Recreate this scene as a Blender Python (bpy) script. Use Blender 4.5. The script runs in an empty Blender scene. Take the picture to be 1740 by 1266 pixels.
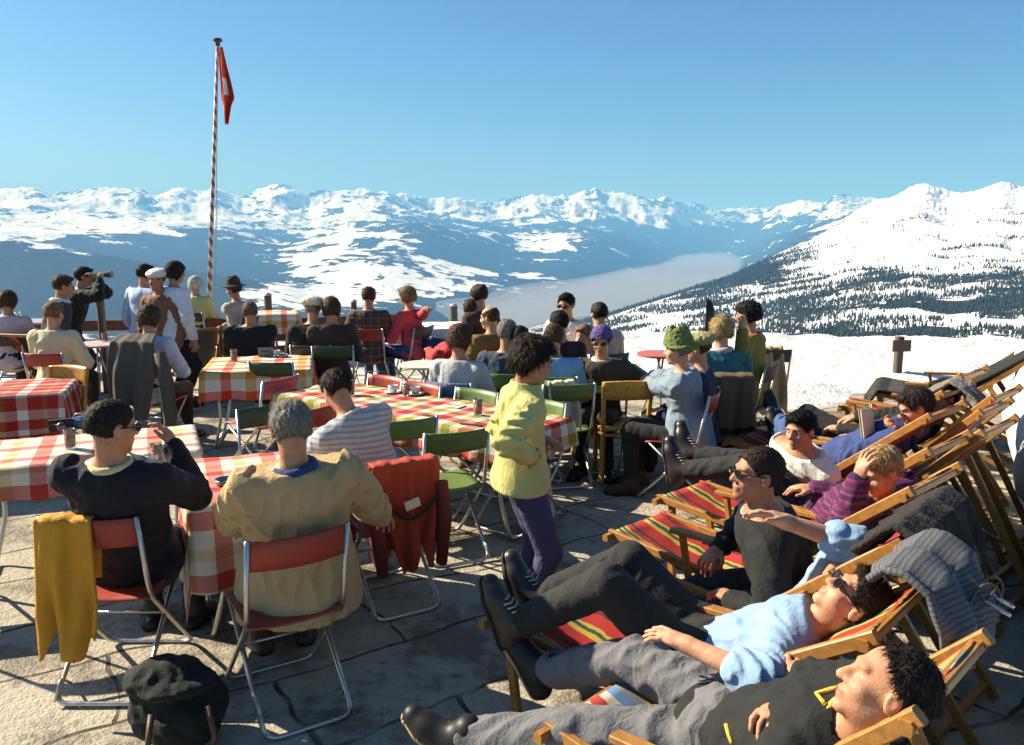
import bpy, math, random
import numpy as np
from mathutils import Vector, Matrix
rnd = random.Random(7)
SC = bpy.context.scene
COL = SC.collection
R = math.radians
# ------------------------------------------------------------------ camera
CAMH, PITCH, FPX = 2.05, R(9.7), 1450.0
def ray(px, py):
    u, v = (px-870)/FPX, (633-py)/FPX
    return Vector((u, math.cos(PITCH)+v*math.sin(PITCH), v*math.cos(PITCH)-math.sin(PITCH)))
def P(px, py, z=0.0):                      # point of the place at height z seen in that direction
    d = ray(px, py); t = (z-CAMH)/d.z
    return Vector((d.x*t, d.y*t, z))
def PD(px, py, y):                         # the same at a known distance
    d = ray(px, py); t = y/d.y
    return Vector((d.x*t, y, CAMH+d.z*t))
cam = bpy.data.cameras.new('camera'); co = bpy.data.objects.new('camera', cam); COL.objects.link(co)
co.location = (0, 0, CAMH); co.rotation_euler = (R(90)-PITCH, 0, 0)
cam.sensor_width = 36; cam.lens = 36*FPX/1740; cam.clip_start = .05; cam.clip_end = 120000
SC.camera = co
# ------------------------------------------------------------------ objects
def tag(o, label=None, cat=None, group=None, kind=None):
    if label: o['label'] = label
    if cat: o['category'] = cat
    if group: o['group'] = group
    if kind: o['kind'] = kind
    return o
def empty(name, loc, rz=0, label=None, cat=None, group=None):
    o = bpy.data.objects.new(name, None); COL.objects.link(o); o.empty_display_size = .05
    o.location = loc; o.rotation_euler = (0, 0, rz)
    return tag(o, label, cat, group)
def link_mesh(name, me, parent=None, loc=None):
    o = bpy.data.objects.new(name, me); COL.objects.link(o)
    if parent: o.parent = parent
    if loc is not None: o.location = loc
    return o
def copy_tree(o, parent=None):
    c = o.copy(); COL.objects.link(c)
    if parent: c.parent = parent
    for ch in list(o.children): copy_tree(ch, c)
    return c
class MB:
    def __init__(s): s.v=[]; s.f=[]; s.uv=[]; s.mi=[]; s.cur=0
    def add(s, vs, fs, uvs=None):
        b = len(s.v); s.v += [tuple(p) for p in vs]
        for f in fs:
            s.f.append([b+i for i in f]); s.mi.append(s.cur)
        s.uv += list(uvs) if uvs is not None else [(0, 0)]*len(vs)
    def box(s, c, size, rot=None):
        x, y, z = [k/2 for k in size]; c = Vector(c)
        vs = [Vector((a*x, b*y, d*z)) for a in (-1, 1) for b in (-1, 1) for d in (-1, 1)]
        if rot is not None: vs = [rot @ q for q in vs]
        s.add([c+q for q in vs], [(0,1,3,2),(4,6,7,5),(0,4,5,1),(2,3,7,6),(0,2,6,4),(1,5,7,3)])
    def bar(s, a, b, w, h, up=(0,0,1), ch=.15):        # chamfered rectangular bar from a to b
        a, b = Vector(a), Vector(b); d = (b-a).normalized(); up = Vector(up)
        sd = d.cross(up)
        if sd.length < 1e-4: sd = d.cross(Vector((1,0,0)))
        sd.normalize(); up = sd.cross(d); c = ch*min(w,h)
        pr = [(w/2-c,h/2),(-w/2+c,h/2),(-w/2,h/2-c),(-w/2,-h/2+c),(-w/2+c,-h/2),(w/2-c,-h/2),(w/2,-h/2+c),(w/2,h/2-c)]
        ring = lambda p: [p+sd*q[0]+up*q[1] for q in pr]
        s.add(ring(a)+ring(b), [(i,(i+1)%8,8+(i+1)%8,8+i) for i in range(8)]+[tuple(range(7,-1,-1)),tuple(range(8,16))])
    def tube(s, pts, r, n=8, closed=False, cap=True):
        pts = [Vector(p) for p in pts]; m = len(pts)
        rr = r if isinstance(r, (list, tuple)) else [r]*m
        t0 = (pts[1]-pts[0]).normalized(); nrm = t0.orthogonal().normalized(); vs=[]
        for i, p in enumerate(pts):
            if closed: t = (pts[(i+1)%m]-pts[i-1]).normalized()
            elif i == 0: t = t0
            elif i == m-1: t = (pts[-1]-pts[-2]).normalized()
            else: t = ((pts[i+1]-p).normalized()+(p-pts[i-1]).normalized()).normalized()
            nrm = (nrm-t*nrm.dot(t)).normalized(); bn = t.cross(nrm)
            vs += [p+(nrm*math.cos(k*2*math.pi/n)+bn*math.sin(k*2*math.pi/n))*rr[i] for k in range(n)]
        fs = []
        for i in range(m if closed else m-1):
            j = (i+1)%m
            fs += [(i*n+k, i*n+(k+1)%n, j*n+(k+1)%n, j*n+k) for k in range(n)]
        if cap and not closed: fs += [tuple(range(n-1,-1,-1)), tuple((m-1)*n+k for k in range(n))]
        s.add(vs, fs)
    def lathe(s, prof, c=(0,0,0), n=20):
        vs = [(c[0]+r*math.cos(k*2*math.pi/n), c[1]+r*math.sin(k*2*math.pi/n), c[2]+z) for r, z in prof for k in range(n)]
        fs = [(i*n+k, i*n+(k+1)%n, (i+1)*n+(k+1)%n, (i+1)*n+k) for i in range(len(prof)-1) for k in range(n)]
        s.add(vs, fs)
    def grid(s, f, nu, nv):
        vs=[]; uv=[]
        for i in range(nu+1):
            for j in range(nv+1):
                q = f(i/nu, j/nv); vs.append(q[0]); uv.append(q[1])
        s.add(vs, [(i*(nv+1)+j, (i+1)*(nv+1)+j, (i+1)*(nv+1)+j+1, i*(nv+1)+j+1) for i in range(nu) for j in range(nv)], uv)
    def build(s, name, mats, parent=None, smooth=False, thick=0, offset=0, loc=None, sub=0):
        me = bpy.data.meshes.new(name); me.from_pydata(s.v, [], s.f)
        uvl = me.uv_layers.new(name='UVMap')
        li = np.empty(len(me.loops), np.int32); me.loops.foreach_get('vertex_index', li)
        uvl.data.foreach_set('uv', np.array(s.uv, np.float32)[li].ravel())
        for m in (mats if isinstance(mats, (list, tuple)) else [mats]): me.materials.append(m)
        me.polygons.foreach_set('material_index', s.mi)
        if smooth: me.polygons.foreach_set('use_smooth', [True]*len(me.polygons))
        o = link_mesh(name, me, parent, loc)
        if sub:
            md = o.modifiers.new('sub', 'SUBSURF'); md.levels = md.render_levels = sub
        if thick:
            md = o.modifiers.new('thick', 'SOLIDIFY'); md.thickness = thick; md.offset = offset
        return o
# ------------------------------------------------------------------ materials
MATS = {}
class NT:
    def __init__(s, name):
        s.m = bpy.data.materials.new(name); s.m.use_nodes = True; s.t = s.m.node_tree; s.t.nodes.clear()
        s.out = s.n('ShaderNodeOutputMaterial'); s.b = s.n('ShaderNodeBsdfPrincipled'); s.l(s.b.outputs[0], s.out.inputs[0])
        s.b.inputs['Specular IOR Level'].default_value = .3
    def n(s, t, **k):
        x = s.t.nodes.new(t)
        for a, b in k.items(): setattr(x, a, b)
        return x
    def l(s, a, b): s.t.links.new(a, b)
    def val(s, x, y):
        if hasattr(y, 'links') or hasattr(y, 'is_linked'): s.l(y, x)
        else: x.default_value = y
    def math(s, op, a, b=None, c=None):
        x = s.n('ShaderNodeMath', operation=op); s.val(x.inputs[0], a)
        if b is not None: s.val(x.inputs[1], b)
        if c is not None: s.val(x.inputs[2], c)
        return x.outputs[0]
    def mix(s, f, a, b, mode='MIX'):
        x = s.n('ShaderNodeMix', data_type='RGBA', blend_type=mode); s.val(x.inputs[0], f)
        s.val(x.inputs[6], a if not isinstance(a, tuple) else (*a[:3], 1)); s.val(x.inputs[7], b if not isinstance(b, tuple) else (*b[:3], 1))
        return x.outputs[2]
    def noise(s, vec, scale, detail=3, rough=.55, dist=0):
        x = s.n('ShaderNodeTexNoise'); x.inputs['Scale'].default_value = scale; x.inputs['Detail'].default_value = detail
        x.inputs['Roughness'].default_value = rough; x.inputs['Distortion'].default_value = dist
        if vec is not None: s.l(vec, x.inputs['Vector'])
        return x.outputs[0]
    def ramp(s, f, stops, interp='LINEAR'):
        x = s.n('ShaderNodeValToRGB'); x.color_ramp.interpolation = interp; e = x.color_ramp.elements
        while len(e) < len(stops): e.new(.5)
        for q, (p, c) in zip(e, stops):
            q.position = p; q.color = (*c[:3], 1) if isinstance(c, tuple) else (c, c, c, 1)
        s.l(f, x.inputs[0]); return x.outputs[0]
    def coord(s, which='Object'):
        return s.n('ShaderNodeTexCoord').outputs[which]
    def sep(s, v):
        x = s.n('ShaderNodeSeparateXYZ'); s.l(v, x.inputs[0]); return x.outputs
    def mapv(s, v, scale=(1,1,1), rot=(0,0,0), loc=(0,0,0)):
        x = s.n('ShaderNodeMapping'); x.inputs['Scale'].default_value = scale; x.inputs['Rotation'].default_value = rot; x.inputs['Location'].default_value = loc
        s.l(v, x.inputs[0]); return x.outputs[0]
    def bump(s, h, strength=.3, dist=.01):
        x = s.n('ShaderNodeBump'); x.inputs['Strength'].default_value = strength; x.inputs['Distance'].default_value = dist
        s.l(h, x.inputs['Height']); s.l(x.outputs[0], s.b.inputs['Normal'])
    def color(s, c):
        if isinstance(c, tuple): s.b.inputs['Base Color'].default_value = (*c[:3], 1)
        else: s.l(c, s.b.inputs['Base Color'])
    def rough(s, r): s.val(s.b.inputs['Roughness'], r)
def lin(r, g, b):
    f = lambda c: (c/255/12.92) if c/255 <= .04045 else ((c/255+.055)/1.055)**2.4
    return (f(r), f(g), f(b))
def mul(c, k): return tuple(min(x*k, 1) for x in c)
def cloth(name, col, rough=.85, weave=420, bump=.25, var=.22, sheen=.03):
    key = 'cloth_'+name
    if key in MATS: return MATS[key]
    t = NT(key); v = t.coord()
    n = t.noise(v, 9, 4); n2 = t.noise(v, weave, 2)
    f = t.math('ADD', t.math('MULTIPLY', n, .7), t.math('MULTIPLY', n2, .3))
    t.color(t.mix(f, mul(col, 1-var), mul(col, 1+var))); t.rough(rough)
    t.b.inputs['Sheen Weight'].default_value = sheen
    hb = t.math('ADD', t.math('MULTIPLY', t.noise(t.mapv(v, (1, 1, .55), (.3, .5, .2)), 15, 4, .5, 1.4), 3.2), t.math('ADD', t.math('MULTIPLY', t.noise(v, 45, 3, .6, .6), 1.2), t.math('MULTIPLY', n2, .45)))
    t.bump(hb, bump*1.5, .008)
    MATS[key] = t.m; return t.m
def metal(name, col, rough=.35, met=.9):
    key = 'metal_'+name
    if key in MATS: return MATS[key]
    t = NT(key); v = t.coord(); n = t.noise(v, 30, 4)
    t.color(t.mix(n, mul(col, .75), mul(col, 1.15))); t.rough(t.math('MULTIPLY_ADD', n, .3, rough-.15)); t.b.inputs['Metallic'].default_value = met
    MATS[key] = t.m; return t.m
def paint(name, col, rough=.45, chip=None):
    key = 'paint_'+name
    if key in MATS: return MATS[key]
    t = NT(key); v = t.coord(); n = t.noise(v, 14, 5)
    c = t.mix(n, mul(col, .75), mul(col, 1.2))
    if chip:
        w = t.ramp(t.noise(v, 40, 5, .7), [(.63, 0.), (.68, 1.)]); c = t.mix(w, c, chip)
    t.color(c); t.rough(t.math('MULTIPLY_ADD', n, .3, rough-.12)); t.bump(t.noise(v, 120, 3), .12, .002)
    MATS[key] = t.m; return t.m
def wood(name, col, rough=.5, axis=1):
    key = 'wood_'+name
    if key in MATS: return MATS[key]
    t = NT(key); v = t.coord(); sc = [38, 38, 38]; sc[axis] = 3
    g = t.noise(t.mapv(v, tuple(sc)), 1.0, 5, .6, .5); n = t.noise(v, 5, 3)
    c = t.mix(t.ramp(g, [(.3, 0.), (.7, 1.)]), mul(col, .6), mul(col, 1.2)); c = t.mix(t.math('MULTIPLY', n, .45), c, mul(col, .5))
    t.color(c); t.rough(rough); t.bump(g, .25, .003)
    MATS[key] = t.m; return t.m
def plain(name, col, rough=.5, spec=.3, met=0.0):
    key = 'plain_'+name
    if key in MATS: return MATS[key]
    t = NT(key); v = t.coord(); n = t.noise(v, 25, 3)
    t.color(t.mix(n, mul(col, .85), mul(col, 1.1))); t.rough(rough); t.b.inputs['Specular IOR Level'].default_value = spec; t.b.inputs['Metallic'].default_value = met
    MATS[key] = t.m; return t.m
def skin(name, col):
    key = 'skin_'+name
    if key in MATS: return MATS[key]
    t = NT(key); v = t.coord(); n = t.noise(v, 22, 4)
    c = t.mix(t.ramp(n, [(.3, 0.), (.7, 1.)]), (col[0]*.86, col[1]*.66, col[2]*.60), mul(col, 1.12)); c = t.mix(t.math('MULTIPLY', t.noise(v, 240, 2), .35), c, mul(col, .6)); t.color(c); t.rough(.52)
    t.b.inputs['Subsurface Weight'].default_value = .12; t.b.inputs['Subsurface Scale'].default_value = .01
    t.b.inputs['Subsurface Radius'].default_value = (1, .35, .2)
    t.bump(t.math('ADD', t.noise(v, 210, 3), t.math('MULTIPLY', t.noise(v, 60, 3), 1.5)), .35, .003)
    MATS[key] = t.m; return t.m
def hairm(name, col, rough=.5):
    key = 'hair_'+name
    if key in MATS: return MATS[key]
    t = NT(key); v = t.coord()
    g = t.noise(t.mapv(v, (90, 90, 14), (.3, .2, 0)), 1.0, 4, .6, 1.2)
    t.color(t.mix(t.ramp(g, [(.32, 0.), (.68, 1.)]), mul(col, .5), mul(col, 1.5))); t.rough(.62)
    t.bump(g, .6, .006); t.b.inputs['Specular IOR Level'].default_value = .14
    MATS[key] = t.m; return t.m
def striped(name, stops, period, comp='u', rough=.85, bump=.2):
    """woven stripes that run across one cloth coordinate"""
    key = 'stripe_'+name
    if key in MATS: return MATS[key]
    t = NT(key)
    if comp == 'u' or comp == 'v':
        s = t.sep(t.coord('UV'))[0 if comp == 'u' else 1]
    else: s = t.sep(t.coord())['xyz'.index(comp)]
    v = t.coord()
    w = t.math('ADD', s, t.math('MULTIPLY', t.noise(v, 9, 2), period*.12))
    f = t.math('FRACT', t.math('DIVIDE', w, period))
    c = t.ramp(f, stops, 'CONSTANT')
    n = t.noise(v, 300, 2); c = t.mix(t.math('MULTIPLY', t.math('ADD', n, t.noise(v, 6, 3)), .3), c, (.02, .02, .02))
    t.color(c); t.rough(rough); t.bump(t.math('ADD', n, t.noise(v, 40, 3)), bump, .004)
    MATS[key] = t.m; return t.m
def checked(name, cu, cv, period, rough=.85):
    key = 'check_'+name
    if key in MATS: return MATS[key]
    t = NT(key); uv = t.sep(t.coord('UV')); v = t.coord()
    fu = t.math('FRACT', t.math('DIVIDE', uv[0], period)); fv = t.math('FRACT', t.math('DIVIDE', uv[1], period))
    a = t.ramp(fu, cu, 'CONSTANT'); b = t.ramp(fv, cv, 'CONSTANT')
    c = t.mix(.5, a, b); c = t.mix(.55, c, t.mix(1., a, b, 'MULTIPLY'))
    n = t.noise(v, 350, 2); c = t.mix(t.math('MULTIPLY', n, .16), c, (.05, .04, .03))
    t.color(c); t.rough(rough); t.bump(t.math('ADD', t.math('MULTIPLY', n, .4), t.noise(v, 14, 4, .6, .8)), .55, .010)
    MATS[key] = t.m; return t.m
# ------------------------------------------------------------------ implicit surfaces
def wobble(p, wl, seed):
    r = np.random.RandomState(seed); o = np.zeros(len(p), np.float32)
    for i in range(5):
        k = r.normal(size=3); k *= 2*math.pi/wl/np.linalg.norm(k)*r.uniform(.6, 1.5); k2 = r.normal(size=3)*2*math.pi/(wl*2.2)
        o += np.sin(p@k.astype(np.float32)+1.6*np.sin(p@k2.astype(np.float32)+r.uniform(0, 6))+r.uniform(0, 6))
    return o/5
class SDF:
    def __init__(s, lo, hi, h):
        s.h = h; s.lo = np.array(lo, float)-2*h; s.d = tuple(int(q) for q in np.ceil((np.array(hi)-s.lo)/h)+3)
        s.F = np.full(s.d, .25, np.float32)
        s.ax = [s.lo[i]+h*np.arange(s.d[i]) for i in range(3)]
    def blk(s, lo, hi):
        i0 = np.clip(np.floor((lo-s.lo)/s.h).astype(int), 0, np.array(s.d)); i1 = np.clip(np.ceil((hi-s.lo)/s.h).astype(int)+1, 0, np.array(s.d))
        sl = tuple(slice(a, b) for a, b in zip(i0, i1))
        if any(b <= a for a, b in zip(i0, i1)): return None, None
        X = s.ax[0][sl[0]][:, None, None].astype(np.float32); Y = s.ax[1][sl[1]][None, :, None].astype(np.float32); Z = s.ax[2][sl[2]][None, None, :].astype(np.float32)
        return sl, (X, Y, Z)
    def comb(s, sl, d, k, op):
        a = s.F[sl]
        if op == 'u':
            if k <= 0: s.F[sl] = np.minimum(a, d); return
            h = np.clip(.5+.5*(a-d)/k, 0, 1); s.F[sl] = a+(d-a)*h-k*h*(1-h)
        else:
            d = -d
            if k <= 0: s.F[sl] = np.maximum(a, d); return
            h = np.clip(.5-.5*(a-d)/k, 0, 1); s.F[sl] = a+(d-a)*h+k*h*(1-h)
    def cone(s, a, b, ra, rb, k=.02, op='u', flat=None):
        a = np.array(a, float); b = np.array(b, float); m = max(ra, rb)+.05+k
        sl, g = s.blk(np.minimum(a, b)-m, np.maximum(a, b)+m)
        if sl is None: return
        ba = b-a; L = max(float(ba@ba), 1e-9)
        px, py, pz = g[0]-a[0], g[1]-a[1], g[2]-a[2]
        t = np.clip((px*ba[0]+py*ba[1]+pz*ba[2])/L, 0, 1)
        d = np.sqrt((px-t*ba[0])**2+(py-t*ba[1])**2+(pz-t*ba[2])**2)-(ra+(rb-ra)*t)
        s.comb(sl, d.astype(np.float32), k, op)
    def ell(s, c, r, M=None, k=.02, op='u'):
        c = np.array(c, float); r = np.array(r, float); m = max(r)+.05+k
        sl, g = s.blk(c-m, c+m)
        if sl is None: return
        px, py, pz = g[0]-c[0], g[1]-c[1], g[2]-c[2]
        if M is None: q = (px, py, pz)
        else: q = tuple(px*M[0][i]+py*M[1][i]+pz*M[2][i] for i in range(3))     # M columns = local axes
        k0 = np.sqrt((q[0]/r[0])**2+(q[1]/r[1])**2+(q[2]/r[2])**2)+1e-6
        k1 = np.sqrt((q[0]/r[0]**2)**2+(q[1]/r[1]**2)**2+(q[2]/r[2]**2)**2)+1e-6
        s.comb(sl, (k0*(k0-1)/k1).astype(np.float32), k, op)
    def plane(s, p, n, k=0):                 # keep what lies behind the plane
        n = np.array(n, float); n /= np.linalg.norm(n); p = np.array(p, float)
        d = ((s.ax[0]-p[0])*n[0])[:, None, None]+((s.ax[1]-p[1])*n[1])[None, :, None]+((s.ax[2]-p[2])*n[2])[None, None, :]
        s.F = np.maximum(s.F, d.astype(np.float32))
    def folds(s, amp, wl, seed, ridged=True, band=.06):
        i = np.nonzero(np.abs(s.F) < band)
        p = np.stack([s.ax[k][i[k]] for k in range(3)], 1).astype(np.float32)
        n = wobble(p, wl, seed)
        if ridged: n = 1-2*np.abs(n)*1.6
        s.F[i] -= amp*n
    def disp(s, fn, band=.06):
        i = np.nonzero(np.abs(s.F) < band)
        p = np.stack([s.ax[k][i[k]] for k in range(3)], 1).astype(np.float32)
        s.F[i] -= fn(p)
    def mesh(s):
        F = s.F; F[0]=F[-1]=1; F[:,0]=F[:,-1]=1; F[:,:,0]=F[:,:,-1]=1
        I = F < 0
        c = np.zeros(tuple(q-1 for q in s.d), np.uint8)
        sh = [(a, b, d) for a in (0, 1) for b in (0, 1) for d in (0, 1)]
        cut = lambda A, o: A[o[0]:A.shape[0]-1+o[0], o[1]:A.shape[1]-1+o[1], o[2]:A.shape[2]-1+o[2]]
        for o in sh: c += cut(I, o)
        act = np.nonzero((c > 0) & (c < 8)); N = len(act[0])
        if N == 0: return np.zeros((0, 3)), np.zeros((0, 4), int)
        val = np.stack([F[act[0]+o[0], act[1]+o[1], act[2]+o[2]] for o in sh], 1)
        acc = np.zeros((N, 3)); cnt = np.zeros(N)
        sa = np.array(sh, float)
        for e in range(8):
            for g in range(e+1, 8):
                if np.abs(sa[e]-sa[g]).sum() != 1: continue
                a, b = val[:, e], val[:, g]; m = (a < 0) != (b < 0)
                t = np.where(m, a/np.where(m, a-b, 1), 0)
                acc += np.where(m[:, None], sa[e]+t[:, None]*(sa[g]-sa[e]), 0); cnt += m
        V = s.lo+s.h*(np.stack(act, 1)+acc/np.maximum(cnt, 1)[:, None])
        idx = np.full(c.shape, -1, np.int32); idx[act] = np.arange(N)
        Q = []
        for ax in range(3):
            b, d = (ax+1) % 3, (ax+2) % 3
            lo = [slice(1, -1)]*3; lo[ax] = slice(0, -1); hi = [slice(1, -1)]*3; hi[ax] = slice(1, None)
            A, B = I[tuple(lo)], I[tuple(hi)]
            e = np.nonzero(A != B); ins = A[e]
            p = [e[0]+(0 if ax == 0 else 1), e[1]+(0 if ax == 1 else 1), e[2]+(0 if ax == 2 else 1)]
            def cell(ob, od):
                q = [p[0].copy(), p[1].copy(), p[2].copy()]; q[b] -= ob; q[d] -= od
                return idx[q[0], q[1], q[2]]
            q = np.stack([cell(1, 1), cell(0, 1), cell(0, 0), cell(1, 0)], 1)
            q[~ins] = q[~ins][:, ::-1]; Q.append(q)
        return V, np.concatenate(Q)
    def build(s, name, mats, parent, origin, matfn=None, keep_largest=False, post=None):
        V, Q = s.mesh()
        if keep_largest and len(V):
            lab = np.arange(len(V))
            while True:
                m = lab[Q].min(1); new = lab.copy(); np.minimum.at(new, Q.ravel(), np.repeat(m, 4)); new = new[new]
                if (new == lab).all(): break
                lab = new
            u, n = np.unique(lab, return_counts=True); best = u[n.argmax()]
            kv = lab == best; kq = kv[Q[:, 0]]; mp = np.cumsum(kv)-1; V = V[kv]; Q = mp[Q[kq]]
        if post is not None and len(V): V, Q = post(V, Q)
        me = bpy.data.meshes.new(name); n, q = len(V), len(Q)
        me.vertices.add(n); me.vertices.foreach_set('co', (V-np.array(origin)).astype(np.float32).ravel())
        me.loops.add(q*4); me.loops.foreach_set('vertex_index', Q.astype(np.int32).ravel())
        me.polygons.add(q); me.polygons.foreach_set('loop_start', np.arange(q, dtype=np.int32)*4)
        try: me.polygons.foreach_set('loop_total', np.full(q, 4, np.int32))
        except Exception: pass
        for m in (mats if isinstance(mats, (list, tuple)) else [mats]): me.materials.append(m)
        if matfn is not None and q:
            me.polygons.foreach_set('material_index', matfn(V[Q].mean(1)).astype(np.int32))
        me.polygons.foreach_set('use_smooth', np.ones(q, bool))
        me.update(calc_edges=True); me.validate()
        return link_mesh(name, me, parent)
SK = {'fair': skin('fair', (.57, .32, .195)), 'tan': skin('tan', (.50, .26, .15)), 'dark': skin('sunburnt', (.44, .21, .12))}
LIP = plain('lip', (.40, .17, .12), .45)
HC = {'black': (.012, .010, .010), 'dark': (.028, .018, .013), 'brown': (.07, .04, .022), 'light': (.20, .12, .06), 'blond': (.36, .23, .10), 'grey': (.22, .19, .16), 'white': (.55, .50, .42), 'ash': (.13, .10, .07)}
EYEW = plain('eye_white', (.75, .72, .68), .25, .5); IRIS = plain('iris', (.03, .018, .01), .15, .5)
LENS = plain('dark_lens', (.008, .008, .010), .08, .6); FRAMEM = plain('spectacle_frame', (.02, .015, .012), .3, .5)
SOLE = plain('boot_sole', (.03, .025, .022), .8); PALESOLE = plain('pale_sole', (.5, .36, .18), .7); LACE = plain('lace', (.55, .45, .28), .7)
V3 = lambda p: Vector(p)
def ik(a, c, l1, l2, hint):
    d = c-a; L = d.length
    if L > (l1+l2)*.995: c = a+d.normalized()*(l1+l2)*.995; d = c-a; L = d.length
    if L < abs(l1-l2)+.02: L = abs(l1-l2)+.02
    u = d.normalized(); x = (l1*l1-l2*l2+L*L)/(2*L); h = math.sqrt(max(l1*l1-x*x, 0))
    n = hint-u*hint.dot(u)
    if n.length < 1e-3: n = u.orthogonal()
    return a+u*x+n.normalized()*h, c
def orth(v, d):
    v = v-d*v.dot(d)
    return v.normalized() if v.length > 1e-4 else d.orthogonal().normalized()
def person(label, head, yaw=0., pose='sit', s=1., lean=.06, side=0., pelvis=None, hyaw=None, hpitch=8., hroll=0., face=None, crown=None,
           hands=(None, None), elb=(None, None), palm=(None, None), feet=(None, None), knees=(None, None), toes=None, curl=32, vox=.012,
           sk='fair', hair=('short', 'brown'), top=None, toff=.016, fold=(.006, .09), sleeve=('long', 'long'), hem=.05, skirt=0, collar=None,
           legs=None, loff=.012, lfold=(.005, .1), shoes=None, hat=None, glasses=None, eyes=False, sw=.175, fat=1., group=None, sole=None, laces=False, tname='sweater', lname='trousers', shoulder=None, extra=None):
    y = R(yaw); fwd = V3((-math.sin(y), math.cos(y), 0)); rt = V3((math.cos(y), math.sin(y), 0)); up = V3((0, 0, 1))
    H = V3(head)
    if pelvis is None:
        if pose == 'stand': pel = V3((H.x, H.y, H.z-.66*s))-fwd*lean+rt*side
        else: pel = V3((H.x, H.y, max(H.z-.66*s, .44)))-fwd*lean+rt*side
    else: pel = V3(pelvis)
    # head frame
    if face is not None:
        hf = V3(face).normalized(); hu = orth(V3(crown), hf); hr = hf.cross(hu)
        HM = np.array([list(hr), list(hf), list(hu)]).T
    else:
        hy = R(yaw if hyaw is None else hyaw)
        M = Matrix.Rotation(hy, 3, 'Z') @ Matrix.Rotation(-R(hpitch), 3, 'X') @ Matrix.Rotation(R(hroll), 3, 'Y')
        HM = np.array(M)
    hs = s*.945; hp = lambda x, yy, z: np.array(H)+hs*(HM @ np.array([x, yy, z]))
    hupv = V3(HM[:, 2])
    nb = H-hupv*.10*s+((pel-H).normalized()*.085*s)-fwd*.015*s
    up_t = (nb-pel).normalized(); L = (nb-pel).length
    r_t = orth(V3(shoulder) if shoulder is not None else rt, up_t); f_t = up_t.cross(r_t)
    TM = np.array([list(r_t), list(f_t), list(up_t)]).T
    tp = lambda k: np.array(pel+up_t*(L*k))
    sc = s*(L/s/.50 if .40 < L/s < .62 else 1.)
    sh = [nb-up_t*.055*s+r_t*(q*sw*s) for q in (-1, 1)]; hipj = [pel+r_t*(q*.085*s)-up_t*.02 for q in (-1, 1)]
    # legs
    base = V3((pel.x, pel.y, 0))
    kn, an = [], []
    for i, q in enumerate((-1, 1)):
        f = feet[i]
        if f is None:
            f = base+rt*(q*.11*s)+(fwd*(.40*s) if pose == 'sit' else V3((0, 0, 0)))+V3((0, 0, .085*s))
        k = knees[i] if knees[i] is not None else (fwd+up*.8 if pose == 'sit' else fwd)
        a, b = ik(hipj[i], V3(f), .43*s, .42*s, V3(k)); kn.append(a); an.append(b)
    el, wr = [], []
    for i, q in enumerate((-1, 1)):
        h = hands[i]
        if h is None:
            h = pel+fwd*(.32*s)+rt*(q*.10*s)+up*(.13*s) if pose == 'sit' else sh[i]-up*.50*s+rt*(q*.08*s)+fwd*.06
        e = elb[i] if elb[i] is not None else rt*(q*1.)-fwd*.5-up*.9
        a, b = ik(sh[i], V3(h), .285*s, .25*s, V3(e)); el.append(a); wr.append(b)
    td = [V3(toes[i]).normalized() if toes is not None else (fwd+rt*(.25 if i else -.25)).normalized() for i in (0, 1)]
    allp = [H+hupv*.14*s, H-fwd*.14, H+fwd*.16, pel, nb]+sh+el+wr+kn+an+hipj+[w+(w-e).normalized()*.19*s for w, e in zip(wr, el)]+[a+t*.24*s for a, t in zip(an, td)]
    A = np.array([list(p) for p in allp]); pad = .20
    lo, hi = A.min(0)-pad, A.max(0)+pad; lo[2] = max(lo[2], -.03)
    root = empty('person', (base.x, base.y, 0), 0, label, 'person', group)
    org = (base.x, base.y, 0)
    # ---- body
    F = SDF(lo, hi, vox)
    def torso(F, o, k=.05, low=True):
        f = fat*sc
        F.ell(tp(.70), (sw*.93*s*fat+o, .105*f+o, .19*sc+o), TM, k); F.ell(tp(.36), (.142*f+o, .102*f+o, .17*sc+o), TM, k)
        F.ell(tp(.88), (sw*.86*s+o, .075*s+o, .085*s+o), TM, k)
        for q in sh: F.ell(q, [.058*s+o]*3, None, k)
        if low: F.ell(tp(.0), (.162*f+o, .118*f+o, .125*s+o), TM, k)
    torso(F, 0)
    F.cone(nb, hp(0, -.018, -.05), .056*s, .052*s, .03)
    F.ell(hp(0, -.012, .030), np.array([.076, .097, .088])*hs, HM, .02); F.ell(hp(0, .026, -.045), np.array([.059, .066, .076])*hs, HM, .025)
    F.ell(hp(0, .076, -.098), np.array([.024, .020, .018])*hs, HM, .02)
    if vox < .0115:
        F.ell(hp(0, .078, .026), np.array([.052, .018, .012])*hs, HM, .015)
        for q in (-1, 1):
            F.ell(hp(q*.036, .060, -.030), np.array([.026, .026, .024])*hs, HM, .02)
            F.ell(hp(q*.031, .101, .003), np.array([.019, .018, .013])*hs, HM, .012, 'd')
            F.ell(hp(q*.017, .093, -.028), np.array([.011, .012, .010])*hs, HM, .008)
        F.cone(hp(0, .090, .008), hp(0, .110, -.026), .009*s, .0135*s, .012)
        F.ell(hp(0, .091, -.058), np.array([.026, .012, .0085])*hs, HM, .008); F.ell(hp(0, .088, -.073), np.array([.021, .012, .009])*hs, HM, .008)
        F.ell(hp(0, .107, -.0655), np.array([.022, .010, .0028])*hs, HM, .004, 'd')
    else:
        F.cone(hp(0, .088, .006), hp(0, .110, -.026), .011*s, .016*s, .012)
    for q in (-1, 1):
        F.ell(hp(q*.079, -.006, -.008), np.array([.011 if vox < .0115 else .014, .021, .033])*hs, HM, .008)
        if vox < .009: F.ell(hp(q*.090, .002, -.004), np.array([.007, .011, .018])*hs, HM, .004, 'd')
    fr = 1. if vox < .009 else 1.35
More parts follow.
